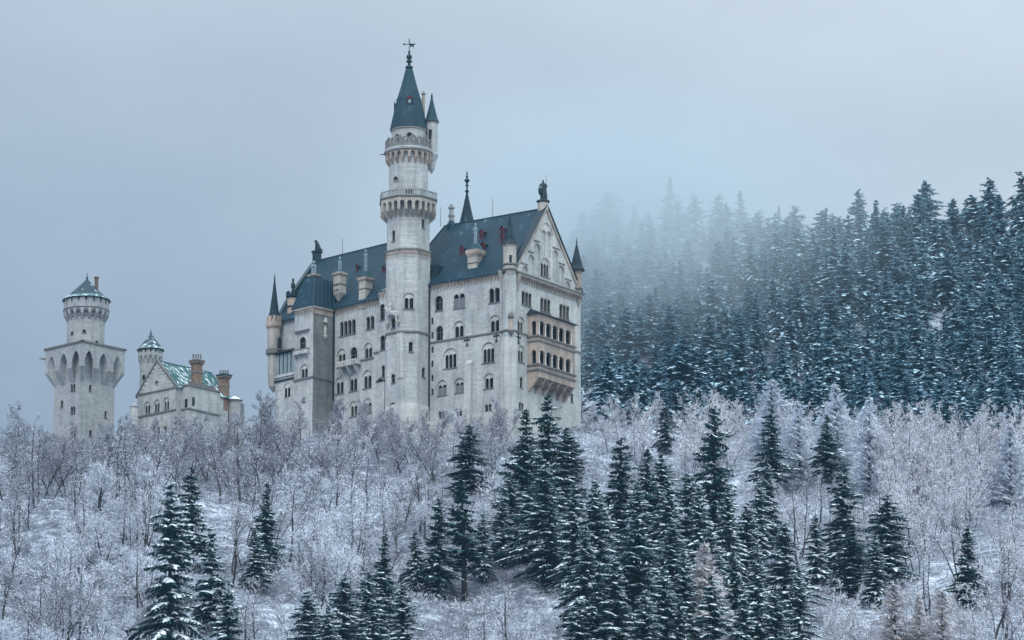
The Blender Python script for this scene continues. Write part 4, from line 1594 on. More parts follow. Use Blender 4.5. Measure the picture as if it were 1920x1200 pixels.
mb.build('crown', [M['wall_grey'], M['band'], M['glass']], sqt)
cone(DC, R2 + .35, zq(564.5), zq(524), sqt, 'slate_snow', 24, flare=.0)
finial(DC, zq(526), sqt, 1.7, .32)
mb = MB()
pq = np.array([DC[0] + 18.5 / ppm, DC[1] - .8, 0])
mb.rev(pq, [(.42, zq(549)), (.42, zq(524)), (.6, zq(523.5)), (.6, zq(521)), (.2, zq(521))], 8)
mb.build('chimney', M['brick'], sqt)
mb = MB()
for px, y0, y1 in ((134.5, 620, 624.5), (158, 618, 623), (180.5, 637, 644)):
    x = at_y(px, y0, DY - R1)[0] - DC[0]
    a = math.atan2(-sqrt(max(.01, R1 ** 2 - x ** 2)), x)
    f = Fr((0, 0), 0)
    f.n = np.array([cos(a), sin(a), 0]); f.u = np.array([-sin(a), cos(a), 0]); f.O = DC + f.n * (R1 + .02)
    z0, z1 = at_y(px, y1, DY - R1)[2], at_y(px, y0, DY - R1)[2]
    mb.sheet(f, rect(-.35, .35, z0, z1), [], .03, 0)
    mb.box(f, -.5, .5, z0 - .18, z0, -.1, .12, 1)
mb.build('drum_windows', [M['glass'], M['band']], sqt)

# ================================================================== GATEHOUSE beside it, and its round turret
GO = at_y(329, 780, 955.0)
GA, GB = Fr(GO, -48.0), Fr(GO, 42.0)
gh = thing('gatehouse', 'pale gabled house with a snow-streaked green roof and brick chimneys, left of the palace', 'house', (GO[0], GO[1], 195))
gw_ = GA.uz(257, 780)[0]
gz = GA.uz(329, 726)[1]
ga_ap = GA.uz(295, 676)
ga = Wall(GA, [(0, PB), (gw_, PB), (gw_, GA.uz(261, 741)[1]), (ga_ap[0], ga_ap[1] - .2), (0, gz)], gh)
for a in ((271, 281.5, 753, 777, 'bib'), (289, 299, 749, 773, 'bib'), (307, 317, 745, 769, 'bib'), (270.5, 277.5, 805, 825, 'single'), (284, 300, 791, 821, 'bib'), (307, 313, 799, 816, 'single')):
    ga.win(*a)
gb_ = Wall(GB, rect(0, 16, PB, gz), gh)
mb = MB()
ga.into(mb)
gb_.into(mb)
far1, far2 = GA.P(gw_, 0), GA.P(gw_, 0) + GB.u * 16
for p, q in ((far1, far2), (far2, GB.P(16, 0))):
    mb.poly([p + [0, 0, PB], q + [0, 0, PB], q + [0, 0, gz], p + [0, 0, gz]])
mb.build('wall', [M['wall']], gh)
mb = MB()
zs = GA.uz(290, 774.5)[1]
mb.box(GA, -.1, gw_ + .2, zs - .3, zs, -.05, .25)
zs2 = GA.uz(295, 733)[1]
mb.box(GA, -.1, gw_ + .2, zs2 - .2, zs2 + .1, -.05, .22)
zs3 = GB.uz(340, 768)[1]
mb.build('string_course', [M['band']], gh)
mb = MB()
for (a, za), (b_, zb_) in ((((-.4, gz - .1)), (ga_ap[0], ga_ap[1])), ((gw_ + .4, gz - .3), (ga_ap[0], ga_ap[1]))):
    mb.hexa([GA.P(a, za - .3, -.5), GA.P(b_, zb_ - .3, -.5), GA.P(b_, zb_ - .3, .25), GA.P(a, za - .3, .25),
             GA.P(a, za + .2, -.5), GA.P(b_, zb_ + .2, -.5), GA.P(b_, zb_ + .2, .25), GA.P(a, za + .2, .25)], 0)
    n = 9
    for k in range(1, n):
        t0 = k / n
        uu = a + (b_ - a) * t0
        zz = za + (zb_ - za) * t0 - .55
        mb.box(GA, uu - .28, uu + .28, zz - .45, zz + .1, -.02, .12, 1)
mb.build('gable_coping', [M['band'], M['wall_pale']], gh)
mb = MB()
u_, z_ = GA.uz(294, 717)
mb.rev(GA.P(u_, 0, .05), [(.01, z_ - .35), (.36, z_), (.01, z_ + .35)], 10, 0)
mb.ring(GA, [(u_ + .42 * cos(t), z_ + .42 * sin(t)) for t in np.linspace(0, 2 * pi, 13)], [(u_ + .62 * cos(t), z_ + .62 * sin(t)) for t in np.linspace(0, 2 * pi, 13)], .12, 1)
mb.build('round_window', [M['glass'], M['trim']], gh)
# roof: ridge runs back from the gable
mb = MB()
ra = GA.P(ga_ap[0], ga_ap[1], .2)
zr = ra[2]
RLn = Fr(GA.P(ga_ap[0], 0), 42.0)
rl = RLn.uz(396, 695)[0]
rb = RLn.P(rl, zr)
ea, eb = GA.P(-.5, gz, .2), GA.P(-.5, gz, 0) + GB.u * rl
wa, wb = GA.P(gw_ + .5, gz - .2, .2), GA.P(gw_ + .5, gz - .2, 0) + GB.u * rl
mb.poly([ea, eb, rb, ra])
mb.poly([wa, wb, rb, ra])
mb.poly([eb, wb, rb], 2)
ribs(mb, ea, eb, ra, rb, 16)
mb.tube(ra, rb, .14, .14, 6, 1)
mb.build('roof', [M['copper_snow'], M['copper'], M['wall']], gh)
# lower crenellated wing on the right
GC = GB.out(2.2)
uC = GC.uz(364, 745)[0] - 0
CW = Fr(GC.P(2.0, 0), -48.0)
mb = MB()
zc1 = GC.uz(372, 727)[1]
Lc = GC.uz(413, 745)[0]
mb.box(GC, 1.8, Lc, PB, zc1, -2.4, 0, 0)
mb.box(GC, 1.6, Lc + .1, zc1, zc1 + .35, -2.4, .2, 1)
for k in range(int((Lc - 1.8) / 1.2)):
    uu = 1.7 + k * 1.2
    mb.box(GC, uu, uu + .65, zc1 + .35, zc1 + .95, -.3, .2, 1)
mb.box(GC, 1.6, Lc + .1, zs3 - .2, zs3 + .1, -2.4, .25, 1)
mb.build('side_wing', [M['wall'], M['band']], gh)
fw = Fr(GC.P(1.78, 0), -48.0)
g = MB()
u_, z_ = GB.uz(350, 764)
g.sheet(GC, arch(2.8, 3.6, z_, z_ + 2.0), [], .03)
u2_, z2_ = fw.uz(349, 764)
g.sheet(fw, arch(u2_ - .4, u2_ + .4, z2_, z2_ + 2.0), [], .03)
g.build('window', [M['glass']], gh)
for (x0, x1, yt, yc, yb, cap) in ((357, 380, 664, 682, 713, 'band'), (408, 431, 694, 709, 738, 'copper')):
    Yc = GO[1] + (6 if x0 < 400 else 12)
    c = at_y((x0 + x1) / 2, yb, Yc)
    pp = 1 / (at_y(1, 600, Yc)[0] - at_y(0, 600, Yc)[0])
    h_ = (x1 - x0) / 2 / pp * .92
    zz = lambda y: at_y(368, y, Yc)[2]
    mb = MB()
    mb.rev(c, [(h_, zz(yb) - 4), (h_, zz(yc + 3)), (h_ * 1.35, zz(yc)), (h_ * 1.35, zz(yc - 6)), (h_ * .6, zz(yc - 8.5) if cap == 'band' else zz(yc - 8.5))], 4, 0, radians(3))
    mb.rev(c, [(h_ * 1.36, zz(yc - 3)), (h_ * 1.5, zz(yc - 4)), (h_ * 1.5, zz(yc - 6)), (h_ * .5, zz(yc - 10))], 4, 1, radians(3))
    mb.rev(c, [(h_ * 1.02, zz(yb - 12)), (h_ * 1.1, zz(yb - 13)), (h_ * 1.1, zz(yb - 14)), (h_, zz(yb - 15))], 4, 2, radians(3))
    for k in range(4):
        p = np.array([c[0] + (k - 1.5) * .55, c[1], 0])
        mb.rev(p, [(.18, zz(yc - 8)), (.18, zz(yt))], 6, 2)
    mb.build('chimney', [M['brick'], M[cap], M['band']], gh)
# low snow-roofed pavilion to the right
mb = MB()
c = at_y(440, 745, 968)
zz = lambda y: at_y(440, y, 968)[2]
mb.rev(c, [(1.4, PB), (1.4, zz(752)), (1.8, zz(751)), (1.8, zz(750))], 10, 0)
mb.rev(c, [(1.9, zz(751)), (.9, zz(746)), (.1, zz(743))], 10, 1)
mb.box(Fr(c + [-2, 2, 0], 84), -1.5, 1.2, PB, zz(748), 0, 1, 0)
mb.box(Fr(c + [-2, 2, 0], 84), 1.2, 4, PB, zz(753), 0, 1, 0)
mb.build('pavilion', [M['wall_grey'], M['snow']], gh)
mb = MB()
p = at_y(252, 770, 952)
zz = lambda y: at_y(252, y, 952)[2]
mb.rev(p, [(.3, PB), (.9, zz(775)), (.9, zz(764)), (1.1, zz(763)), (1.1, zz(761)), (.5, zz(760)), (.45, zz(757)), (.02, zz(755))], 8)
mb.build('corner_bartizan', [M['wall']], gh)

rt = thing('round_turret', 'slim round turret with battlements and a snow-rimmed conical roof behind the gatehouse gable', 'turret', at_y(281.5, 790, 966.0))
c = at_y(281.5, 700, 966.0)
pp = 1 / (at_y(1, 600, 966)[0] - at_y(0, 600, 966)[0])
zz = lambda y: at_y(281.5, y, 966)[2]
mb = MB()
r1, r2 = 19.2 / pp, 22.8 / pp
mb.rev(c, [(r1, PB), (r1, zz(672))], 32, 0)
mb.rev(c, [(r2 - .2, zz(673)), (r2 - .2, zz(656))], 32, 0)
mb.build('shaft', [M['wall_grey']], rt)
mb = MB()
for F, L in polyfaces(c, r2, 14, .1):
    mach(mb, F, 0, L, 1, zz(684), zz(677), zz(669.5), zz(667), r2 - r1 - .05, .45, False, 0, 0, r1 / r2)
    hs = rect(L * .36, L * .64, zz(664), zz(658))
    mb.sheet(F, rect(0, L, zz(667), zz(657)), [hs], 0, 0)
    mb.sheet(F, hs, [], -.1, 1)
mb.build('crown', [M['wall_grey'], M['glass']], rt)
cone(c, r2 + .35, zz(657), zz(626), rt, 'slate_snow', 20, flare=-.02)
finial(c, zz(627), rt, 1.1, .26)
mb = MB()
f = Fr(c + np.array([-.6, -r1 - .02, 0]), 90)
f.n = np.array([0, -1.0, 0])
mb.sheet(f, arch(-.9, -.3, zz(716), zz(707)), [], .1)
mb.build('window', [M['glass']], rt)

# ================================================================== STATUES
base = GW.P(mid, RZ + 1.8, -.7)
x, y, z = base
st = thing('statue', 'bronze standing figure holding a lance on the peak of the big gable', 'statue', base)
k = 1.0
pts = [(x, y, z + 2.35, .34), (x, y, z + 2.9, .40), (x, y, z + 3.45, .42), (x, y, z + 3.75, .16), (x, y, z + 4.1, .25), (x, y, z + 4.35, .16),
       (x - .25, y, z + 1.5, .27), (x - .25, y - .1, z + .9, .20), (x - .27, y, z + .12, .18),
       (x + .28, y, z + 1.5, .27), (x + .34, y - .1, z + .9, .20), (x + .38, y, z + .12, .18),
       (x + .52, y, z + 3.4, .18), (x + .85, y - .1, z + 2.9, .15), (x + .55, y - .35, z + 2.6, .12),
       (x - .52, y, z + 3.4, .18), (x - .78, y, z + 2.8, .15), (x - .62, y - .3, z + 2.3, .13), (x - .3, y - .4, z + .1, .12), (x + .4, y - .4, z + .1, .12)]
skin('figure', pts, [(0, 1), (1, 2), (2, 3), (3, 4), (4, 5), (0, 6), (6, 7), (7, 8), (0, 9), (9, 10), (10, 11), (2, 12), (12, 13), (13, 14), (2, 15), (15, 16), (16, 17)], M['bronze'], st)
b = MB()
b.rev((x + .15, y + .18, 0), [(.75, z + .1), (.72, z + 1.2), (.55, z + 2.4), (.5, z + 3.3), (.2, z + 3.55)], 10, 0, 0, False, 1.0)
b.build('cloak', M['bronze'], st)
b = MB()
b.tube((x + .62, y - .4, z + .1), (x + .62, y - .4, z + 5.3), .05, .03, 6)
b.build('lance', M['bronze'], st)
b = MB()
b.rev((x - .62, y - .45, 0), [(.02, z + .9), (.35, z + 1.4), (.42, z + 2.2), (.3, z + 2.5)], 8)
b.build('shield', M['bronze'], st)
base = Q_(LEN2 - .3, mid2, RZ2 + 2.1)
x, y, z = base
ln = thing('lion_statue', 'weathered seated lion on the pedestal at the left end of the palace roof', 'statue', base)
pts = [(x + .55, y, z + .45, .48), (x + .35, y, z + 1.0, .42), (x + .05, y, z + 1.55, .40), (x - .15, y, z + 2.05, .42), (x - .3, y, z + 2.35, .38), (x - .62, y - .1, z + 2.3, .20),
       (x - .25, y - .2, z + 1.1, .17), (x - .35, y - .2, z + .15, .15), (x - .2, y + .25, z + 1.1, .17), (x - .3, y + .25, z + .15, .15), (x + .1, y - .4, z + .35, .26), (x - .1, y - .45, z + .12, .15),
       (x + 1.0, y, z + .2, .14), (x + 1.25, y, z + .6, .08)]
skin('lion_body', pts, [(0, 1), (1, 2), (2, 3), (3, 4), (4, 5), (2, 6), (6, 7), (2, 8), (8, 9), (0, 10), (10, 11), (0, 12), (12, 13)], M['bronze'], ln)
# rider on horseback carved on the tower front
F, L = face_at(faces_lo, 740)
u0, z0 = F.uz(738, 590)
P = lambda du, dz, d=.6: tuple(F.P(u0 + du * s_, z0 + dz, d))
s_ = 1.0 if F.uz(745, 590)[0] > F.uz(735, 590)[0] else -1.0
eq = thing('horseman_sculpture', 'pale carved horseman with a rearing horse on brackets against the tall tower', 'sculpture', F.P(u0, z0 - 1.2, .3))
hz = lambda du, dz, r, d=.65: P(du, dz, d) + (r,)
pts = [hz(.0, .2, .50), hz(.9, .1, .46), hz(-.8, .5, .48), hz(-1.3, 1.2, .34), hz(-1.6, 1.7, .26), hz(-2.1, 1.4, .16),
       hz(1.35, -.5, .22), hz(1.2, -1.1, .14), hz(1.45, -1.7, .12), hz(-1.0, -.4, .20), hz(-1.5, -.9, .14), hz(-1.3, -1.5, .12),
       hz(1.5, .3, .12), hz(1.9, -.4, .07)]
skin('horse', pts, [(0, 1), (0, 2), (2, 3), (3, 4), (4, 5), (1, 6), (6, 7), (7, 8), (2, 9), (9, 10), (10, 11), (1, 12), (12, 13)], M['wall_pale'], eq)
pts = [hz(-.1, .9, .32, .8), hz(-.15, 1.5, .36, .8), hz(-.2, 2.0, .32, .8), hz(-.2, 2.25, .14, .8), hz(-.22, 2.55, .22, .8), hz(-.5, 1.9, .16, 1.0), hz(-1.0, 1.5, .12, 1.1), hz(.25, 1.9, .16, .9), hz(.6, 2.4, .12, .9), hz(-.35, .4, .18, 1.15), hz(-.3, -.4, .13, 1.15)]
skin('rider', pts, [(0, 1), (1, 2), (2, 3), (3, 4), (2, 5), (5, 6), (2, 7), (7, 8), (0, 9), (9, 10)], M['wall_pale'], eq)
b = MB()
for du in (-1.45, 1.5):
    p = F.P(u0 + du * s_, 0, .4)
    b.rev(p, [(.05, z0 - 2.7), (.35, z0 - 2.1), (.5, z0 - 1.8), (.5, z0 - 1.6), (.05, z0 - 1.6)], 8)
b.build('bracket', M['trim'], eq)

# ================================================================== GROUND
def smooth(t):
    t = np.clip(t, 0, 1)
    return t * t * (3 - 2 * t)


YL_ = [0, 430, 560, 640, 700, 780, 860, 900, 950, 990, 1040, 1150, 1500, 3200]
ZL_ = [0, 0, 44, 82, 113, 149, 185, 194, 197, 192, 176, 150, 120, 110]
YR_ = [0, 430, 560, 640, 700, 850, 1050, 1120, 1195, 1240, 1500, 3200]
ZR_ = [0, 0, 50, 84, 113, 162, 226, 267, 311, 302, 240, 110]


def ground(x, y):
    x, y = np.asarray(x, float), np.asarray(y, float)
    l, r = np.interp(y, YL_, ZL_), np.interp(y, YR_, ZR_)
    w = np.interp(y, [900, 1000], [1, 0])
    s = smooth((x - (10 * w - 24 * (1 - w))) / (40 * w + 46 * (1 - w)))
    l = l - np.interp(y, [800, 860, 1000, 1060], [0, 1, 1, 0]) * np.interp(x, [-70, -40, 0, 20], [9, 4.5, 3, 0])
    z = l * (1 - s) + r * s
    amp = np.interp(y, [400, 600], [0, 1])
    z = z + amp * (1.6 * np.sin(x * .071 + 1.3) * np.cos(y * .055) + .8 * np.sin(x * .19 + y * .11) + .35 * np.sin(x * .47 - y * .31))
    z = z + amp * np.clip((x - 60) / 120, 0, 1) * np.interp(y, [1100, 1200], [0, 4.5])
    return z


xs_ = np.concatenate([np.linspace(-1500, -200, 14), np.arange(-160, 221, 3.0), np.linspace(260, 1500, 13)])
ys_ = np.concatenate([np.linspace(-120, 520, 17), np.arange(540, 1300, 3.0), np.linspace(1340, 3150, 20)])
XX, YY = np.meshgrid(xs_, ys_)
ZZ = ground(XX, YY)
nx, ny = len(xs_), len(ys_)
vv = np.stack([XX.ravel(), YY.ravel(), ZZ.ravel()], 1)
ii = (np.arange(ny - 1)[:, None] * nx + np.arange(nx - 1)[None, :]).ravel()
ff = np.stack([ii, ii + 1, ii + nx + 1, ii + nx], 1)


def fast_mesh(name, verts, quads, mats, mi=None, smooth_=False):
    me = bpy.data.meshes.new(name)
    n, k = quads.shape
    me.vertices.add(len(verts))
    me.vertices.foreach_set('co', np.ascontiguousarray(verts, dtype=np.float32).ravel())
    me.loops.add(n * k)
    me.loops.foreach_set('vertex_index', np.ascontiguousarray(quads, dtype=np.int32).ravel())
    me.polygons.add(n)
    me.polygons.foreach_set('loop_start', np.arange(0, n * k, k, dtype=np.int32))
    me.polygons.foreach_set('loop_total', np.full(n, k, dtype=np.int32))
    for m_ in mats:
        me.materials.append(m_)
    if mi is not None:
        me.polygons.foreach_set('material_index', np.ascontiguousarray(mi, dtype=np.int32))
    if smooth_:
        me.polygons.foreach_set('use_smooth', np.ones(n, dtype=bool))
    me.update(calc_edges=True)
    return me


m, nt, b = new_mat('snowy_slope')
g = nt.nodes.new('ShaderNodeTexCoord')
n1 = node(nt, 'ShaderNodeTexNoise', Scale=0.35, Detail=8.0, Roughness=0.7)
nt.links.new(g.outputs['Object'], n1.inputs['Vector'])
n2 = node(nt, 'ShaderNodeTexNoise', Scale=0.03, Detail=4.0)
nt.links.new(g.outputs['Object'], n2.inputs['Vector'])
sm = math_(nt, 'ADD', math_(nt, 'MULTIPLY', n1.outputs[0], .65), math_(nt, 'MULTIPLY', n2.outputs[0], .35))
r_ = ramp(nt, sm, [(0.40, (0.06, 0.065, 0.085)), (0.52, (0.16, 0.18, 0.23)), (0.62, (0.64, 0.70, 0.80))])
nt.links.new(r_.outputs[0], b.inputs['Base Color'])
b.inputs['Roughness'].default_value = .9
M['slope'] = m
gm = fast_mesh('ground', vv, ff, [M['slope']], None, True)
go = bpy.data.objects.new('ground', gm)
col.objects.link(go)
tag(go, 'steep snowy hillside under the castle and the forest', None, None, 'structure')


def hit(px, py):
    """where the sight line of this pixel meets the slope"""
    d = ray(px, py)
    ts = np.linspace(560, 1300, 1500) / d[1]
    P = CAM[None, :] + ts[:, None] * d[None, :]
    below = P[:, 2] < ground(P[:, 0], P[:, 1])
    if not below.any():
        return None
    return P[int(np.argmax(below))]


# ================================================================== TREES
class Leaves:
    """collects thin four-cornered blades, then makes one mesh of them"""
    def __init__(s):
        s.p, s.m = [], []

    def blade(s, a, b, w, m, k=.45):
        mid_ = a + (b - a) * k
        s.p.append((a, mid_ + w, b, mid_ - w))
        s.m.append(m)

    def mesh(s, name, mats):
        v = np.array(s.p, dtype=np.float32).reshape(-1, 3)
        q = np.arange(len(v), dtype=np.int32).reshape(-1, 4)
        return fast_mesh(name, v, q, mats, np.array(s.m))


def taper(name, path, mat, n=7):
    b_ = MB()
    for (p0, r0), (p1, r1) in zip(path, path[1:]):
        b_.tube(p0, p1, r0, r1, n)
    me = bpy.data.meshes.new(name)
    me.from_pydata(b_.v, [], b_.f)
    me.materials.append(mat)
    me.update()
    return me


def conifer(seed, H, R, snow, whorl=.8, nb=8, step=.36, droop=.36, bare_=.06, mats=('needle', 'treesnow', 'needle_mid'),
            power=.62, bw=.18, gappy=.15, midp=.18, snow_w=1.0, hang=.35, jit=.55):
    """tiers of drooping boughs; snow lies on the outer part of each, the hollow below stays dark"""
    rg = np.random.default_rng(seed)
    L = Leaves()
    z = H * bare_
    lean = rg.normal(0, .012, 2)
    ph = rg.uniform(0, 6.28, 4)
    while z < H * .975:
        t = z / H
        prof = R * (1 - t) ** power * (1 - .45 * max(0, (.16 - (t - bare_))) / .16)
        prof *= 1 + .12 * sin(9 * t + ph[0]) + .09 * sin(23 * t + ph[1])
        k = max(5, int(round(nb * (0.7 + .5 * (1 - t)))))
        a0 = rg.uniform(0, 6.28)
        for j in range(k):
            if rg.random() < gappy:
                continue
            a = a0 + 2 * pi * j / k + rg.normal(0, .25)
            side = 1 + .14 * sin(a * 2 + ph[2]) + .1 * sin(a + ph[3] + t * 5)
            ln_ = max(.3, prof * rg.uniform(.55, 1.28) * side)
            dr = droop * (1.3 - 1.2 * t) + rg.normal(0, .08)
            hx, hy = cos(a), sin(a)
            st = np.array([lean[0] * z, lean[1] * z, z + rg.uniform(-jit, jit) * whorl * 1.6])
            nseg = max(3, int(ln_ / step))
            load = snow * rg.uniform(.55, 1.25)
            prev = st
            for i in range(1, nseg + 1):
                s_ = i / nseg
                p = st + np.array([hx * ln_ * s_, hy * ln_ * s_, ln_ * (.10 * s_ - dr * s_ ** 1.8)])
                dirv = p - prev
                L.blade(prev, p + dirv * .35, np.array([-hy, hx, 0]) * bw * .9, 0)
                ps = load * min(1.0, max(0.0, (s_ - .22) / .45))
                for sg in (-1, 1):
                    th = a + sg * rg.uniform(.5, 1.15)
                    tl = (ln_ * .30 * sin(pi * min(1, .12 + .88 * s_ ** .8)) + .34) * rg.uniform(.75, 1.2)
                    dz_ = -rg.uniform(.15, .55) - .3 * s_
                    q = prev + np.array([cos(th), sin(th), dz_]) * tl
                    wv = np.array([-sin(th) * .75, cos(th) * .75, rg.uniform(.3, .9)]) * bw * rg.uniform(.8, 1.5)
                    L.blade(prev, q, wv, 2 if rg.random() < midp else 0)
                    if rg.random() < ps:
                        o_1 = np.array([hx * .05, hy * .05, .09])
                        q2 = prev + np.array([cos(th), sin(th), dz_ * .75]) * tl * rg.uniform(.7, 1.0)
                        wv2 = np.array([-sin(th) * .85, cos(th) * .85, rg.uniform(.1, .55)]) * bw * snow_w * rg.uniform(.7, 1.25)
                        L.blade(prev + o_1, q2 + o_1, wv2, 1)
                    if rg.random() < hang:                       # hanging sprays under the bough
                        q3 = prev + np.array([cos(th) * .35, sin(th) * .35, -rg.uniform(.6, 1.2)]) * (tl * .8 + .15)
                        L.blade(prev, q3, np.array([-hy, hx, 0]) * bw * rg.uniform(.7, 1.3), 0)
                if rg.random() < ps * 1.2:
                    o_1 = np.array([hx * .04, hy * .04, .11])
                    L.blade(prev + o_1, p + o_1 + dirv * .3, np.array([-hy, hx, rg.uniform(-.5, .5)]) * bw * snow_w * rg.uniform(.9, 1.6), 1)
                prev = p
        z += whorl * (.62 + .55 * (1 - t)) * rg.uniform(.82, 1.18)
    top = np.array([lean[0] * H, lean[1] * H, H])
    for k in range(6):
        a = rg.uniform(0, 6.28)
        L.blade(top - [0, 0, 1.1 - .1 * k], top + [0, 0, .35 - .2 * k], np.array([cos(a), sin(a), 0]) * .11, 0)
    crown = L.mesh('crown', [M[m_] for m_ in mats])
    trunk = taper('trunk', [((0, 0, -2.5), .018 * H), ((lean[0] * H * .5, lean[1] * H * .5, H * .5), .010 * H), (tuple(top), .02)], M['bark'])
    return crown, trunk


def bare(seed, H, spread=.5, up=.6, frost=.5, mats=('bark', 'frost', 'twig_grey', 'twig_dark'), tw=.055, cap=5200, stems=1, dark=.3, trunk_r=.016, first=.25):
    """leafless tree: forked limbs that divide into rimed twigs"""
    rg = np.random.default_rng(seed)
    L = Leaves()
    T = MB()
    stack = []
    for s_ in range(stems):
        d = np.array([rg.normal(0, .10 * stems), rg.normal(0, .10 * stems), 1.0])
        stack.append((np.array([rg.normal(0, .12 * (stems - 1)), rg.normal(0, .12 * (stems - 1)), -1.2]), d / np.linalg.norm(d), H * rg.uniform(.75, 1.0) + 1.2, H * trunk_r * (1 if stems == 1 else .7), 0))
    count = 0
    while stack and count < cap:
        p, d, ln_, r, lv = stack.pop(0)
        n = {0: 9, 1: 6, 2: 4, 3: 3}.get(lv, 2)
        sl_ = ln_ / n
        for i in range(n):
            d = d + rg.normal(0, .09 + .05 * lv, 3) + np.array([0, 0, .05 * up])
            d /= np.linalg.norm(d)
            q = p + d * sl_
            r1 = r * (1 - (i + 1) / n * .85)
            r0 = r * (1 - i / n * .85)
            if r0 > .028:
                T.tube(p, q, r0, max(r1, .018), 5 if r0 > .08 else 3, 0)
                if rg.random() < frost * .9 and abs(d[2]) < .93:
                    w = np.array([-d[1], d[0], 0])
                    L.blade(p + [0, 0, r0], q + [0, 0, r1], w * (r0 * .9 + .02), 1, .5)
            else:
                w = np.cross(d, rg.normal(0, 1, 3))
                w = w / (np.linalg.norm(w) + 1e-6) * tw * rg.uniform(.5, 1.1)
                u_ = rg.random()
                mm = 1 if u_ < frost else (3 if u_ > 1 - dark else 2)
                L.blade(p, q + d * sl_ * .15, w, mm, .5)
                count += 1
            t = (i + 1) / n
            if lv < 4 and (lv > 0 or t > first):
                kids = rg.integers(1, 4) if lv < 2 else rg.integers(1, 4)
                for _ in range(kids):
                    a = rg.uniform(0, 6.28)
                    e1 = np.cross(d, [.3, .2, .9]); e1 /= np.linalg.norm(e1) + 1e-6
                    e2 = np.cross(d, e1)
                    ang = rg.uniform(.45, 1.0) * (1.25 if spread > .6 else 1)
                    nd = d * cos(ang) + (e1 * cos(a) + e2 * sin(a)) * sin(ang) + np.array([0, 0, .25 * up])
                    nd /= np.linalg.norm(nd)
                    if lv == 0:
                        cl_ = H * spread * (1.05 - t * .75) * rg.uniform(.7, 1.1)
                    else:
                        cl_ = ln_ * (.62 - .25 * t) * rg.uniform(.7, 1.1)
                    if cl_ > .22:
                        stack.append((q.copy(), nd, cl_, max(.008, r1 * rg.uniform(.4, .62)), lv + 1))
            p = q
    crown = L.mesh('crown', [M[m_] for m_ in mats])
    me = bpy.data.meshes.new('trunk')
    me.from_pydata(T.v, [], T.f)
    me.materials.append(M[mats[0]])
    me.update()
    return crown, me


def plant(kind, name, label, cat, loc, scale, rz, group=None, sz=None):
    """a tree of its own: an Empty at its foot with its trunk and crown"""
    r = bpy.data.objects.new(name, None)
    col.objects.link(r)
    r.location = (float(loc[0]), float(loc[1]), float(loc[2]))
    r.rotation_euler = (0, 0, rz)
    r.scale = (scale, scale, (sz or 1.0) * scale)
    tag(r, label, cat, group)
    for nm, me in (('trunk', kind[1]), ('crown', kind[0])):
        o = bpy.data.objects.new(nm, me)
        col.objects.link(o)
        o.parent = r
    return r


# --- kinds
SPR = [conifer(10 + i, 24, 5.6, .55, whorl=1.05, bw=.155, step=.34, nb=9, midp=.25, power=(.62, .7, .55)[i]) for i in range(3)]                    # dark, little snow
SPS = [conifer(20 + i, 24, 5.8, 1.3, whorl=1.12, nb=9, droop=.44, midp=.38, snow_w=1.3, bw=.155, step=.34, hang=.3, power=(.55, .62, .7)[i]) for i in range(3)]     # snow laid on the boughs
SPW = [conifer(30 + i, 14, 3.9, 1.3, whorl=.8, droop=.42, midp=.45, step=.36, snow_w=1.4, hang=.2) for i in range(2)]    # young and very snowy
THIN = [conifer(40, 22, 4.2, .35, whorl=1.0, gappy=.36, droop=.32, bare_=.28, midp=.45)]
FARP = [(17, 4.9, .56, 1.7, .15), (19, 4.7, .72, 1.5, .12), (15, 5.2, .50, 1.9, .12), (20, 5.0, .84, 1.7, .22), (16, 4.8, .64, 1.4, .1), (18, 5.4, .6, 1.9, .18), (14, 4.8, .5, 1.6, .25), (19, 4.5, .95, 1.6, .1)]
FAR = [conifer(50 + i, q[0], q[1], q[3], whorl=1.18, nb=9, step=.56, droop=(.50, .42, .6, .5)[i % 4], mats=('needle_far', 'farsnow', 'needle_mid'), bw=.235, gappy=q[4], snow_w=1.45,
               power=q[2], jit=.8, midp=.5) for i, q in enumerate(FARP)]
LAR = [conifer(60 + i, 18, 3.8, .55, whorl=.42, nb=9, step=.36, droop=-.02, mats=('larch', 'frost', 'twig_grey'), bw=.07, gappy=.1, midp=.25, hang=.1, power=.7) for i in range(2)]
LAW = [conifer(65 + i, 18, 3.8, .95, whorl=.42, nb=9, step=.36, droop=-.02, mats=('frost', 'frost', 'twig_grey'), bw=.07, gappy=.2, midp=.3, hang=.05, power=.7) for i in range(2)]

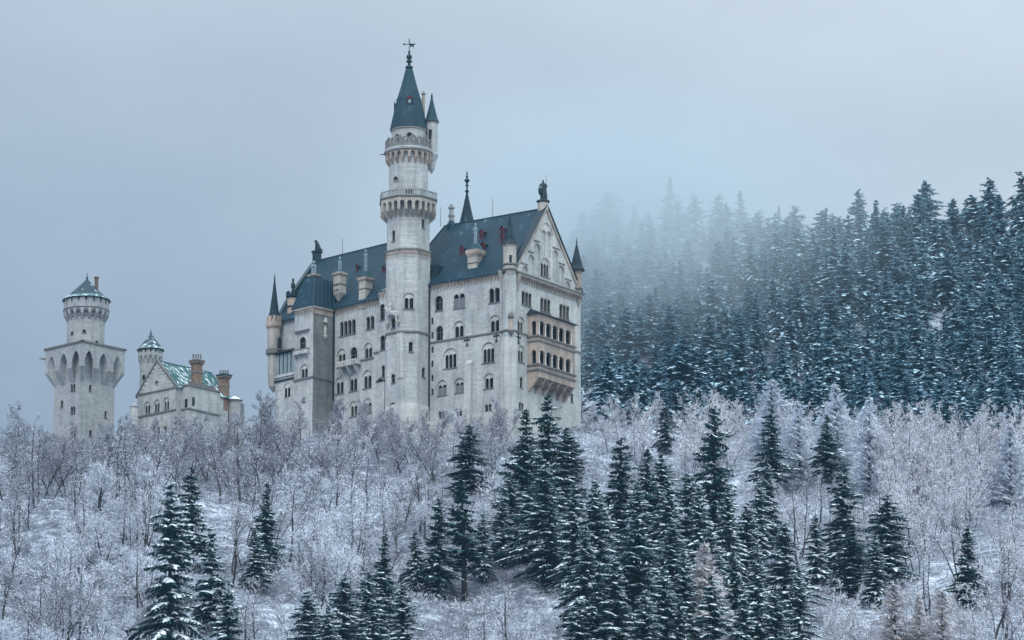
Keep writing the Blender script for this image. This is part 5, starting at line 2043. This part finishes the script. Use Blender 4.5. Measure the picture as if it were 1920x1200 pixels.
# --- the spruces one can point at: top column, top row, foot row, half width in pixels, kind, label
LIST = [
    (360, 875, 1075, 46, SPR[0], 'tall dark spruce, the right one of the tight pair below the gatehouse'),
    (317, 905, 1245, 62, SPS[0], 'tall dark spruce, the left and bigger one of the tight pair below the gatehouse'),
    (497, 900, 1075, 34, SPR[1], 'narrow dark spruce standing alone to the right of the tight pair'),
    (478, 985, 1110, 30, SPS[1], 'small snowy spruce hugging the foot of the lone narrow spruce'),
    (880, 795, 925, 40, SPR[2], 'dark spruce highest on the slope, between the tall tower and the loggia'),
    (872, 893, 1128, 58, THIN[0], 'thin-crowned greyish spruce with a long bare trunk, beside a denser dark one'),
    (820, 935, 1120, 42, SPR[0], 'dense dark spruce on the left of the thin-crowned one with a bare trunk'),
    (718, 998, 1200, 42, SPR[1], 'slim pointed spruce at the bottom, rising above the snowy clump under the tall tower'),
    (757, 1088, 1290, 50, SPS[2], 'snow-streaked spruce at the bottom edge, right of the slim pointed one'),
    (575, 1108, 1300, 50, SPS[0], 'young sharp-tipped spruce at the bottom edge, leftmost of the clump under the tower'),
    (640, 1078, 1290, 66, SPS[1], 'broad snowy spruce in the middle of the clump at the bottom edge under the tower'),
    (688, 1070, 1270, 58, SPS[2], 'snowy spruce squeezed between the broad one and the slim pointed one at the bottom'),
    (985, 765, 1010, 56, SPR[1], 'tall dark spruce covering the foot of the near palace corner'),
    (1028, 735, 975, 44, SPR[2], 'tallest dark spruce in front of the palace loggia'),
    (1066, 800, 955, 50, SPS[0], 'drooping dark spruce on the right of the one before the loggia'),
    (1018, 868, 1090, 64, SPS[1], 'dark spruce standing lower, in front of the pair before the loggia'),
    (958, 880, 1050, 44, SPS[2], 'snow-edged spruce at the left foot of the dark trees before the loggia'),
    (1162, 820, 1030, 54, SPR[0], 'dark spruce with a blunt top, first one right of the loggia clump'),
    (1213, 838, 1060, 52, SPR[1], 'dark spruce in the middle of the three right of the loggia clump'),
    (1246, 850, 1040, 48, SPS[0], 'dark spruce on the right of the three right of the loggia clump'),
    (1340, 760, 1075, 56, SPR[2], 'tall dark spruce with a full crown standing clear against the pale trees'),
    (1292, 880, 1095, 54, SPS[1], 'snowy spruce leaning against the left foot of the tall clear-standing one'),
    (1112, 895, 1165, 60, SPS[2], 'very snowy spruce low below the loggia clump'),
    (1190, 962, 1265, 86, SPS[0], 'widest snowy spruce in the centre of the lower thicket'),
    (1266, 978, 1225, 64, SPS[1], 'snowy spruce on the right side of the widest one in the thicket'),
    (1330, 985, 1190, 56, SPS[2], 'snowy spruce under the tall clear-standing one'),
    (1150, 1040, 1300, 60, SPS[1], 'dark lower spruce left of the widest one in the thicket'),
    (1240, 1060, 1330, 64, SPS[2], 'dark lower spruce right of the widest one in the thicket'),
    (1400, 940, 1110, 40, SPS[0], 'short snowy spruce between the two tall clear-standing ones'),
    (1450, 765, 925, 38, SPR[0], 'narrow dark spruce, second tall one standing clear against the pale trees'),
    (1443, 868, 1030, 40, SPS[1], 'snowy spruce directly below the narrow dark one'),
    (1551, 775, 905, 34, SPR[1], 'small dark spruce highest on the right slope, above a broad snowy one'),
    (1583, 868, 1085, 60, SPS[2], 'broad snowy spruce on the right slope with wide spreading boughs'),
    (1664, 925, 1100, 54, SPS[0], 'snowy spruce on the right of the broad spreading one'),
    (1600, 985, 1120, 46, SPR[2], 'dark spruce filling the gap under the broad spreading one'),
    (1815, 985, 1142, 40, SPR[0], 'lone dark spruce near the right edge among pale bushes'),
    (1470, 978, 1160, 56, SPS[1], 'green-topped snowy spruce at the lower middle right'),
    (1456, 1095, 1300, 50, SPS[2], 'spruce at the bottom edge below the green-topped one'),
    (1090, 1118, 1290, 50, SPW[0], 'white-dusted young spruce at the bottom edge, left of its twin'),
    (1163, 1125, 1300, 52, SPW[1], 'white-dusted young spruce at the bottom edge, right of its twin'),
    (1380, 1030, 1210, 38, SPR[1], 'small dark spruce half hidden behind the big grey leafless crown'),
    (427, 1105, 1290, 48, SPW[0], 'sparse white young spruce at the bottom, right of the tight pair'),
    (1250, 756, 850, 24, SPR[0], 'tiny dark spruce at the foot of the mountain forest'),
    (395, 1000, 1180, 44, SPW[1], 'snow-covered small spruce pressed against the right side of the tight pair'),
]

EXTRA = [(1075, 905, 1120, 52, 'S'), (1130, 930, 1150, 54, 'S'), (1195, 900, 1100, 56, 'S'), (1255, 905, 1110, 50, 'S'), (1315, 905, 1120, 50, 'S'), (1370, 900, 1110, 46, 'S'),
         (1035, 930, 1110, 48, 'R'), (1100, 985, 1200, 60, 'S'), (1290, 1030, 1260, 60, 'S'), (1340, 1080, 1320, 60, 'S'), (1420, 1020, 1230, 50, 'S'), (1215, 1100, 1340, 70, 'S'),
         (1120, 1060, 1290, 56, 'R'), (1395, 1110, 1330, 52, 'S'), (1500, 1060, 1260, 50, 'S'), (1425, 900, 1060, 34, 'S'), (1530, 960, 1110, 40, 'S'), (1640, 1000, 1140, 44, 'S'),
         (940, 930, 1060, 36, 'S'), (700, 1120, 1320, 54, 'S'), (610, 1130, 1330, 52, 'S'), (1280, 1120, 1350, 60, 'R'), (780, 990, 1110, 34, 'S'), (905, 960, 1090, 36, 'S')]
for k_, e_ in enumerate(EXTRA):
    LIST.append(e_[:3] + (e_[3] * .80,) + ((SPS if e_[4] == 'S' else SPR)[k_ % 3], None))
spruce_feet = []
for i, (px, yt, yb, hw, kind, lab) in enumerate(LIST):
    p = hit(px, yb)
    if p is None:
        continue
    depth = float(np.dot(p - CAM, FWD))
    h = (yb - yt) * depth / FOC * 1.02
    r = hw * depth / FOC
    me = kind[0]
    H0 = 14.0 if kind in SPW else (22.0 if kind is THIN[0] else 24.0)
    R0 = 3.9 if kind in SPW else (4.2 if kind is THIN[0] else (5.6 if kind in SPR else 5.8))
    sxy = r / R0 * 1.27
    gr = None
    if lab is None:
        lab, gr = 'snow-streaked spruce packed among the other evergreens of the lower thicket', 'packed spruces of the thicket'
    o = plant(kind, 'spruce_tree', lab, 'tree', (p[0], p[1], ground(p[0], p[1]) - .3), sxy, (i * 2.399) % 6.28, gr, (h / H0) / sxy)
    spruce_feet.append((p[0], p[1]))

SOLO = [q[:4] for q in LIST]
# --- larches and pale conical trees
for px, yt, yb, hw, lab in ((1680, 1088, 1290, 52, 'pale beige larch at the bottom edge, left of two similar ones'), (1770, 1100, 1300, 46, 'pale beige larch near the bottom right corner with a dark straight trunk'),
                            (1725, 1110, 1290, 34, 'slim beige larch between its two larger neighbours at the bottom edge'),
                            (1572, 712, 900, 44, 'frosted conical larch at the forest foot, left of its taller-trunked neighbour'), (1630, 735, 930, 40, 'frosted larch with a thin dark trunk at the forest foot'),
                            (1447, 705, 860, 42, 'whitish conical larch standing against the dark forest above the second clear spruce'), (1895, 790, 960, 40, 'pale larch at the right edge below the forest'),
                            (1500, 745, 900, 34, 'pale rimed larch between the two frosted conical ones'), (1325, 1010, 1240, 60, 'big greyish leafless conical crown at the bottom, right of the thicket')):
    p = hit(px, yb)
    depth = float(np.dot(p - CAM, FWD))
    h, r = (yb - yt) * depth / FOC, hw * depth / FOC
    plant((LAR if yt > 1000 else LAW)[px % 2], 'larch_tree', lab, 'tree', (p[0], p[1], ground(p[0], p[1]) - .3), r / 2.6, px * .7, None, (h / 18) / (r / 2.6))
    SOLO.append((px, yt, yb, hw))

# --- leafless trees
BD_ = [bare(100 + i, 13, .46, .6, .20, dark=.5, tw=.042, cap=7500, stems=(1, 2, 3, 1)[i]) for i in range(4)]             # dark limbs, thin rime
BW_ = [bare(110 + i, 9.5, .60, .3, .70, dark=.12, tw=.062, cap=4600, stems=(1, 3, 2, 4)[i], trunk_r=.021) for i in range(4)]   # snow-laden, wide
BS_ = [bare(130 + i, 13, .30, .5, .40, dark=.4, tw=.05, cap=1500, stems=(1, 2, 1)[i], trunk_r=.017, first=.35) for i in range(3)]   # bare upright poles
BL_ = [bare(120 + i, 13, .34, .8, .50, dark=.12, tw=.06, cap=5200, stems=(2, 3, 1, 3)[i], mats=('twig_dark', 'frost', 'twig_beige', 'twig_dark'), trunk_r=.012) for i in range(4)]  # slender, pale grey
rg = np.random.default_rng(5)


def blocked(x, y):
    # keep clear of the buildings
    P = np.array([x, y, 0])
    for F, a, b_, c_, d_ in ((LW, -3, 27, -30, 3.2), (L2, -2, 41, -30, 3.5), (BK, -2, 8, -8, 2.5), (SL, -3, 12, -14, 3), (GA, -4, 11, -24, 2.5), (GB, -3, 22, -3, 4.5)):
        u = np.dot(P - F.O, F.u)
        d = np.dot(P - F.O, F.n)
        if a < u < b_ and c_ < d < d_:
            return True
    return (x - TX) ** 2 + (y - TY) ** 2 < 49


def scatter(n, x0, x1, y0, y1, kinds, smin, smax, name, label, group, mind=2.6, top_limit=None):
    done, tries = [], 0
    while len(done) < n and tries < n * 80:
        tries += 1
        px, py = rg.uniform(x0, x1), rg.uniform(y0, y1)
        p = hit(px, py)
        if p is None or blocked(p[0], p[1]):
            continue
        if any((p[0] - q[0]) ** 2 + (p[1] - q[1]) ** 2 < mind ** 2 for q in done):
            continue
        if any((p[0] - q[0]) ** 2 + (p[1] - q[1]) ** 2 < 2.2 ** 2 for q in spruce_feet):
            continue
        s_ = rg.uniform(smin, smax)
        if top_limit:
            lim = np.interp(px, *top_limit)
            dep = float(np.dot(p - CAM, FWD))
            s_ = min(s_, max(.25, (py - lim) * dep / FOC / 12.5))
        kk = kinds[rg.integers(len(kinds))]
        dep = float(np.dot(p - CAM, FWD))
        hpx = 11.5 * s_ * FOC / dep
        if any(abs(px - q[0]) < q[3] * .95 + 14 and py > q[2] - 10 and py - hpx < q[2] - 25 for q in SOLO):
            continue                                   # would stand in front of one of the single evergreens
        plant(kk, name, label, 'tree', (p[0], p[1], ground(p[0], p[1]) - .2), s_, rg.uniform(0, 6.28), group)
        done.append((p[0], p[1]))
    return done


TL = ([0, 60, 100, 150, 215, 240, 330, 400, 520, 620, 720, 800, 950, 1080, 1100, 1300, 1920],
      [745, 765, 800, 800, 790, 775, 800, 770, 745, 750, 768, 765, 755, 760, 745, 735, 800])
scatter(30, 0, 250, 870, 935, BD_, .8, 1.25, 'bare_tree', 'dark-limbed leafless tree on the crest around the square tower', 'leafless trees around the square tower', 2.4, TL)
scatter(26, 250, 500, 865, 935, BD_, .8, 1.2, 'bare_tree', 'dark-limbed leafless tree in the row below the gatehouse', 'leafless trees below the gatehouse', 2.4, TL)
scatter(42, 500, 940, 825, 935, BD_ + BL_[:1], .7, 1.1, 'bare_tree', 'leafless brownish tree at the foot of the palace walls', 'leafless trees under the palace walls', 2.2, TL)
scatter(44, 0, 560, 935, 1100, BW_[:3] + BD_[:2] + BS_ + BS_, .95, 1.3, 'bare_tree', 'snow-laden spreading bare tree on the left middle slope', 'snow-laden bare trees on the left slope')
scatter(32, 0, 600, 1100, 1290, BW_ + BS_ + BS_[:1] + BD_[2:3], .95, 1.25, 'bare_tree', 'snow-laden bare tree low on the slope at the bottom left', 'snow-laden bare trees at the bottom left')
scatter(40, 560, 1000, 935, 1290, BW_ + BD_[:2] + BS_ + BS_[:2], .8, 1.25, 'bare_tree', 'snow-laden bare tree on the slope below the tall tower', 'snow-laden bare trees below the tower')
scatter(30, 1640, 1925, 880, 950, BL_, 1.0, 1.4, 'bare_tree', 'slender frosted bare tree in front of the forest near the right edge', 'frosted trees by the right edge', 2.4)
scatter(40, 1090, 1640, 790, 910, BL_, 1.05, 1.5, 'bare_tree', 'slender frosted bare tree just below the dark mountain forest', 'frosted trees at the foot of the forest', 2.4, TL)
scatter(66, 1400, 1930, 905, 1290, BL_ + BS_, 1.0, 1.45, 'bare_tree', 'pale frosted bare tree on the open slope at lower right', 'frosted trees on the lower right slope', 2.4)
scatter(10, 960, 1400, 1000, 1290, BW_, .7, 1.1, 'bare_tree', 'snow-laden bare tree among the spruces of the lower thicket', 'bare trees inside the spruce thicket')

# --- the mountain forest
cnt = 0
fx, fy = [], []
tries = 0
while tries < 60000 and len(fx) < 292:
    tries += 1
    x, y = rg.uniform(-2, 160), rg.uniform(994, 1218)
    if x < np.interp(y, [1050, 1100, 1222], [14, 6, 0]) or y < np.interp(x, [0, 60, 75, 95, 130], [1052, 1052, 1042, 1010, 996]):
        continue
    md = 7.0 - 1.3 * (tries / 60000)
    if any((x - a) ** 2 + (y - b_) ** 2 < md * md for a, b_ in zip(fx, fy)):
        continue
    fx.append(x)
    fy.append(y)
order = sorted(range(len(fx)), key=lambda i: fy[i])
for i in order:
    if cnt >= 296:
        break
    x, y = fx[i], fy[i]
    if blocked(x, y):
        continue
    s_ = rg.uniform(.70, 1.22) * (1.0 if y < 1172 else rg.choice([.72, .82, .92, 1.12]))
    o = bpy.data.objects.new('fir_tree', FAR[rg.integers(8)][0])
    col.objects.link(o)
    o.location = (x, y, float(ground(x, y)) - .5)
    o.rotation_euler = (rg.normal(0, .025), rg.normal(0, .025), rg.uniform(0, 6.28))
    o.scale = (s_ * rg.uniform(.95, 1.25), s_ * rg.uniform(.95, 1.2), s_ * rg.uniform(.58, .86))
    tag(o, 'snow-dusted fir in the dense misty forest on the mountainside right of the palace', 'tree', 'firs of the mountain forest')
    cnt += 1

# the many young firs that fill the gaps of that forest, as one mass
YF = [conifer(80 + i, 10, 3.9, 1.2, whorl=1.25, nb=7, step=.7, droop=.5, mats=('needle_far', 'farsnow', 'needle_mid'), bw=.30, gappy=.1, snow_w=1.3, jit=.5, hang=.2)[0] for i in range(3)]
vs_, ms_ = [], []
tries = 0
placed = 0
while placed < 800 and tries < 24000:
    tries += 1
    x, y = rg.uniform(-2, 162), rg.uniform(986, 1182)
    if x < np.interp(y, [1050, 1100, 1222], [14, 6, 0]) or y < np.interp(x, [0, 60, 75, 95, 130], [1046, 1046, 1036, 1002, 988]):
        continue
    if any((x - a) ** 2 + (y - b_) ** 2 < 2.2 ** 2 for a, b_ in zip(fx, fy)):
        continue
    me = YF[placed % 3]
    v = np.empty(len(me.vertices) * 3, dtype=np.float32)
    me.vertices.foreach_get('co', v)
    v = v.reshape(-1, 3) * np.array([1, 1, rg.uniform(.6, 1.1)]) * rg.uniform(.6, 1.3)
    a = rg.uniform(0, 6.28)
    v = np.stack([v[:, 0] * cos(a) - v[:, 1] * sin(a) + x, v[:, 0] * sin(a) + v[:, 1] * cos(a) + y, v[:, 2] + float(ground(x, y)) - .3], 1)
    mi_ = np.empty(len(me.polygons), dtype=np.int32)
    me.polygons.foreach_get('material_index', mi_)
    vs_.append(v)
    ms_.append(mi_)
    placed += 1
v = np.concatenate(vs_)
o = bpy.data.objects.new('forest_undergrowth', fast_mesh('forest_undergrowth', v, np.arange(len(v)).reshape(-1, 4), [M['needle_far'], M['farsnow'], M['needle_mid']], np.concatenate(ms_)))
col.objects.link(o)
tag(o, 'mass of young snowy firs filling the gaps of the mountain forest', None, None, 'stuff')

# --- undergrowth: rimed twigs covering the slope, too many to count
def thicket(name, label, n, x0, x1, y0, y1, per, rad, wd, prob, seed, up=1.0, flat=.35):
    r2 = np.random.default_rng(seed)
    bx, by = r2.uniform(x0, x1, n), r2.uniform(y0, y1, n)
    # clumpy density
    dn = .5 + .5 * np.sin(bx * .21 + 1.7 * np.sin(by * .13)) * np.cos(by * .17 + bx * .05)
    ok = r2.random(n) < .55 + .45 * dn
    bad = np.array([blocked(a, b_) for a, b_ in zip(bx, by)])
    ok &= ~bad
    bx, by = bx[ok], by[ok]
    n = len(bx)
    bz = ground(bx, by)
    size = r2.uniform(rad[0], rad[1], n)
    base = np.repeat(np.stack([bx, by, bz], 1), per, 0)
    sz = np.repeat(size, per)
    N = n * per
    d = r2.normal(0, 1, (N, 3))
    d[:, 2] = np.abs(d[:, 2]) * up + .15
    d /= np.linalg.norm(d, axis=1)[:, None]
    t0 = r2.uniform(0.1, .75, N)
    a = base + d * (sz * t0)[:, None]
    d2 = d + r2.normal(0, .45, (N, 3))
    isflat = r2.random(N) < flat
    d2[isflat, 2] *= .15
    d2 /= np.linalg.norm(d2, axis=1)[:, None]
    l_ = r2.uniform(.25, .7, N) * sz
    e = a + d2 * l_[:, None]
    w = np.cross(d2, r2.normal(0, 1, (N, 3)))
    w /= np.linalg.norm(w, axis=1)[:, None] + 1e-6
    w *= (r2.uniform(wd[0], wd[1], N))[:, None]
    mid_ = (a + e) / 2
    mid_[:, 2] += .12 * l_
    v = np.stack([a, mid_ + w, e, mid_ - w], 1).reshape(-1, 3)
    q = np.arange(N * 4).reshape(-1, 4)
    # patches where less snow stayed on the brush
    pn = .5 + .28 * np.sin(bx * .09 + 2.1 * np.sin(by * .05)) + .22 * np.sin(by * .14 - bx * .17)
    bush_dark = np.repeat(.65 * r2.random(n) + .35 * pn, per)
    u_ = r2.random(N) * .35 + bush_dark * .65
    mi = np.digitize(u_, np.cumsum(prob)[:-1])
    me = fast_mesh(name, v, q, [M['frost'], M['twig_grey'], M['twig_dark'], M['bark']], mi)
    o = bpy.data.objects.new(name, me)
    col.objects.link(o)
    tag(o, label, None, None, 'stuff')
    return o


thicket('undergrowth', 'snow-covered brushwood and twigs spread over the slope', 62000, -150, 190, 640, 945, 22, (.6, 2.3), (.02, .055), (.46, .22, .20, .12), 3)
thicket('undergrowth', 'pale frosted brush below the mountain forest', 15000, 15, 190, 840, 1075, 24, (.7, 2.2), (.02, .05), (.36, .46, .13, .05), 4, 1.8, .1)
thicket('undergrowth', 'snowy bushes and small growth between the firs', 5000, 0, 165, 1040, 1210, 20, (.8, 2.2), (.05, .12), (.26, .22, .17, .35), 6, 1.0)

# ================================================================== MIST AND HAZE
def cube(name, x0, x1, y0, y1, z0, z1, mat, label):
    b_ = MB()
    b_.hexa([(x0, y0, z0), (x1, y0, z0), (x1, y1, z0), (x0, y1, z0), (x0, y0, z1), (x1, y0, z1), (x1, y1, z1), (x0, y1, z1)])
    o = b_.build(name, mat)
    tag(o, label, None, None, 'stuff')
    return o


def volume(name):
    m = bpy.data.materials.new(name)
    m.use_nodes = True
    nt = m.node_tree
    nt.nodes.clear()
    v = nt.nodes.new('ShaderNodeVolumePrincipled')
    o = nt.nodes.new('ShaderNodeOutputMaterial')
    nt.links.new(v.outputs[0], o.inputs['Volume'])
    return m, nt, v


hm, nt, v = volume('haze')
v.inputs['Color'].default_value = (0.40, 0.72, 1.0, 1)
v.inputs['Density'].default_value = 0.000032
cube('haze', -1520, 1520, -130, 3170, -3.0, 345, hm, 'thin cold haze over the whole valley')
mm_, nt, v = volume('mist')
v.inputs['Color'].default_value = (0.66, 0.72, 0.76, 1)
g = nt.nodes.new('ShaderNodeTexCoord')
sp = nt.nodes.new('ShaderNodeSeparateXYZ')
nt.links.new(g.outputs['Object'], sp.inputs[0])


def mr(src, a, b_, c=0.0, d=1.0):
    n = nt.nodes.new('ShaderNodeMapRange')
    n.interpolation_type = 'SMOOTHSTEP'
    for i, vv_ in enumerate((a, b_, c, d)):
        n.inputs[i + 1].default_value = vv_
    nt.links.new(src, n.inputs[0])
    return n.outputs[0]


nz = node(nt, 'ShaderNodeTexNoise', Scale=0.03, Detail=4.0, Roughness=0.6)
nt.links.new(g.outputs['Object'], nz.inputs['Vector'])
wob = math_(nt, 'MULTIPLY', math_(nt, 'SUBTRACT', nz.outputs[0], .5), 80.0)
# the cloud base sinks towards the left end of the ridge
h_ = math_(nt, 'SUBTRACT', math_(nt, 'ADD', sp.outputs[2], wob), math_(nt, 'MULTIPLY', sp.outputs[0], 0.60))
low = mr(h_, 212, 290)
left = mr(sp.outputs[0], 120, 12)
lend = mr(sp.outputs[0], -58, 34)
topf = mr(math_(nt, 'SUBTRACT', sp.outputs[2], math_(nt, 'MULTIPLY', wob, 0.25)), 340, 296)
front_ = mr(sp.outputs[1], 1040, 1110)
dens = low
for q in (left, lend, topf, front_):
    dens = math_(nt, 'MULTIPLY', dens, q)
dens = math_(nt, 'MULTIPLY', dens, 0.022)
base_ = math_(nt, 'MULTIPLY', math_(nt, 'MULTIPLY', front_, topf), 0.0020)
base_ = math_(nt, 'MULTIPLY', math_(nt, 'MULTIPLY', base_, mr(sp.outputs[0], -58, 20)), mr(sp.outputs[0], 135, 30, .15, 1.0))
dens = math_(nt, 'ADD', dens, base_)
nt.links.new(dens, v.inputs['Density'])
cube('mist', -60, 175, 1038, 1260, 200, 352, mm_, 'cloud of mist drifting over the left end of the forested ridge')
scene.cycles.volume_step_rate = 1.0
scene.cycles.volume_max_steps = 64
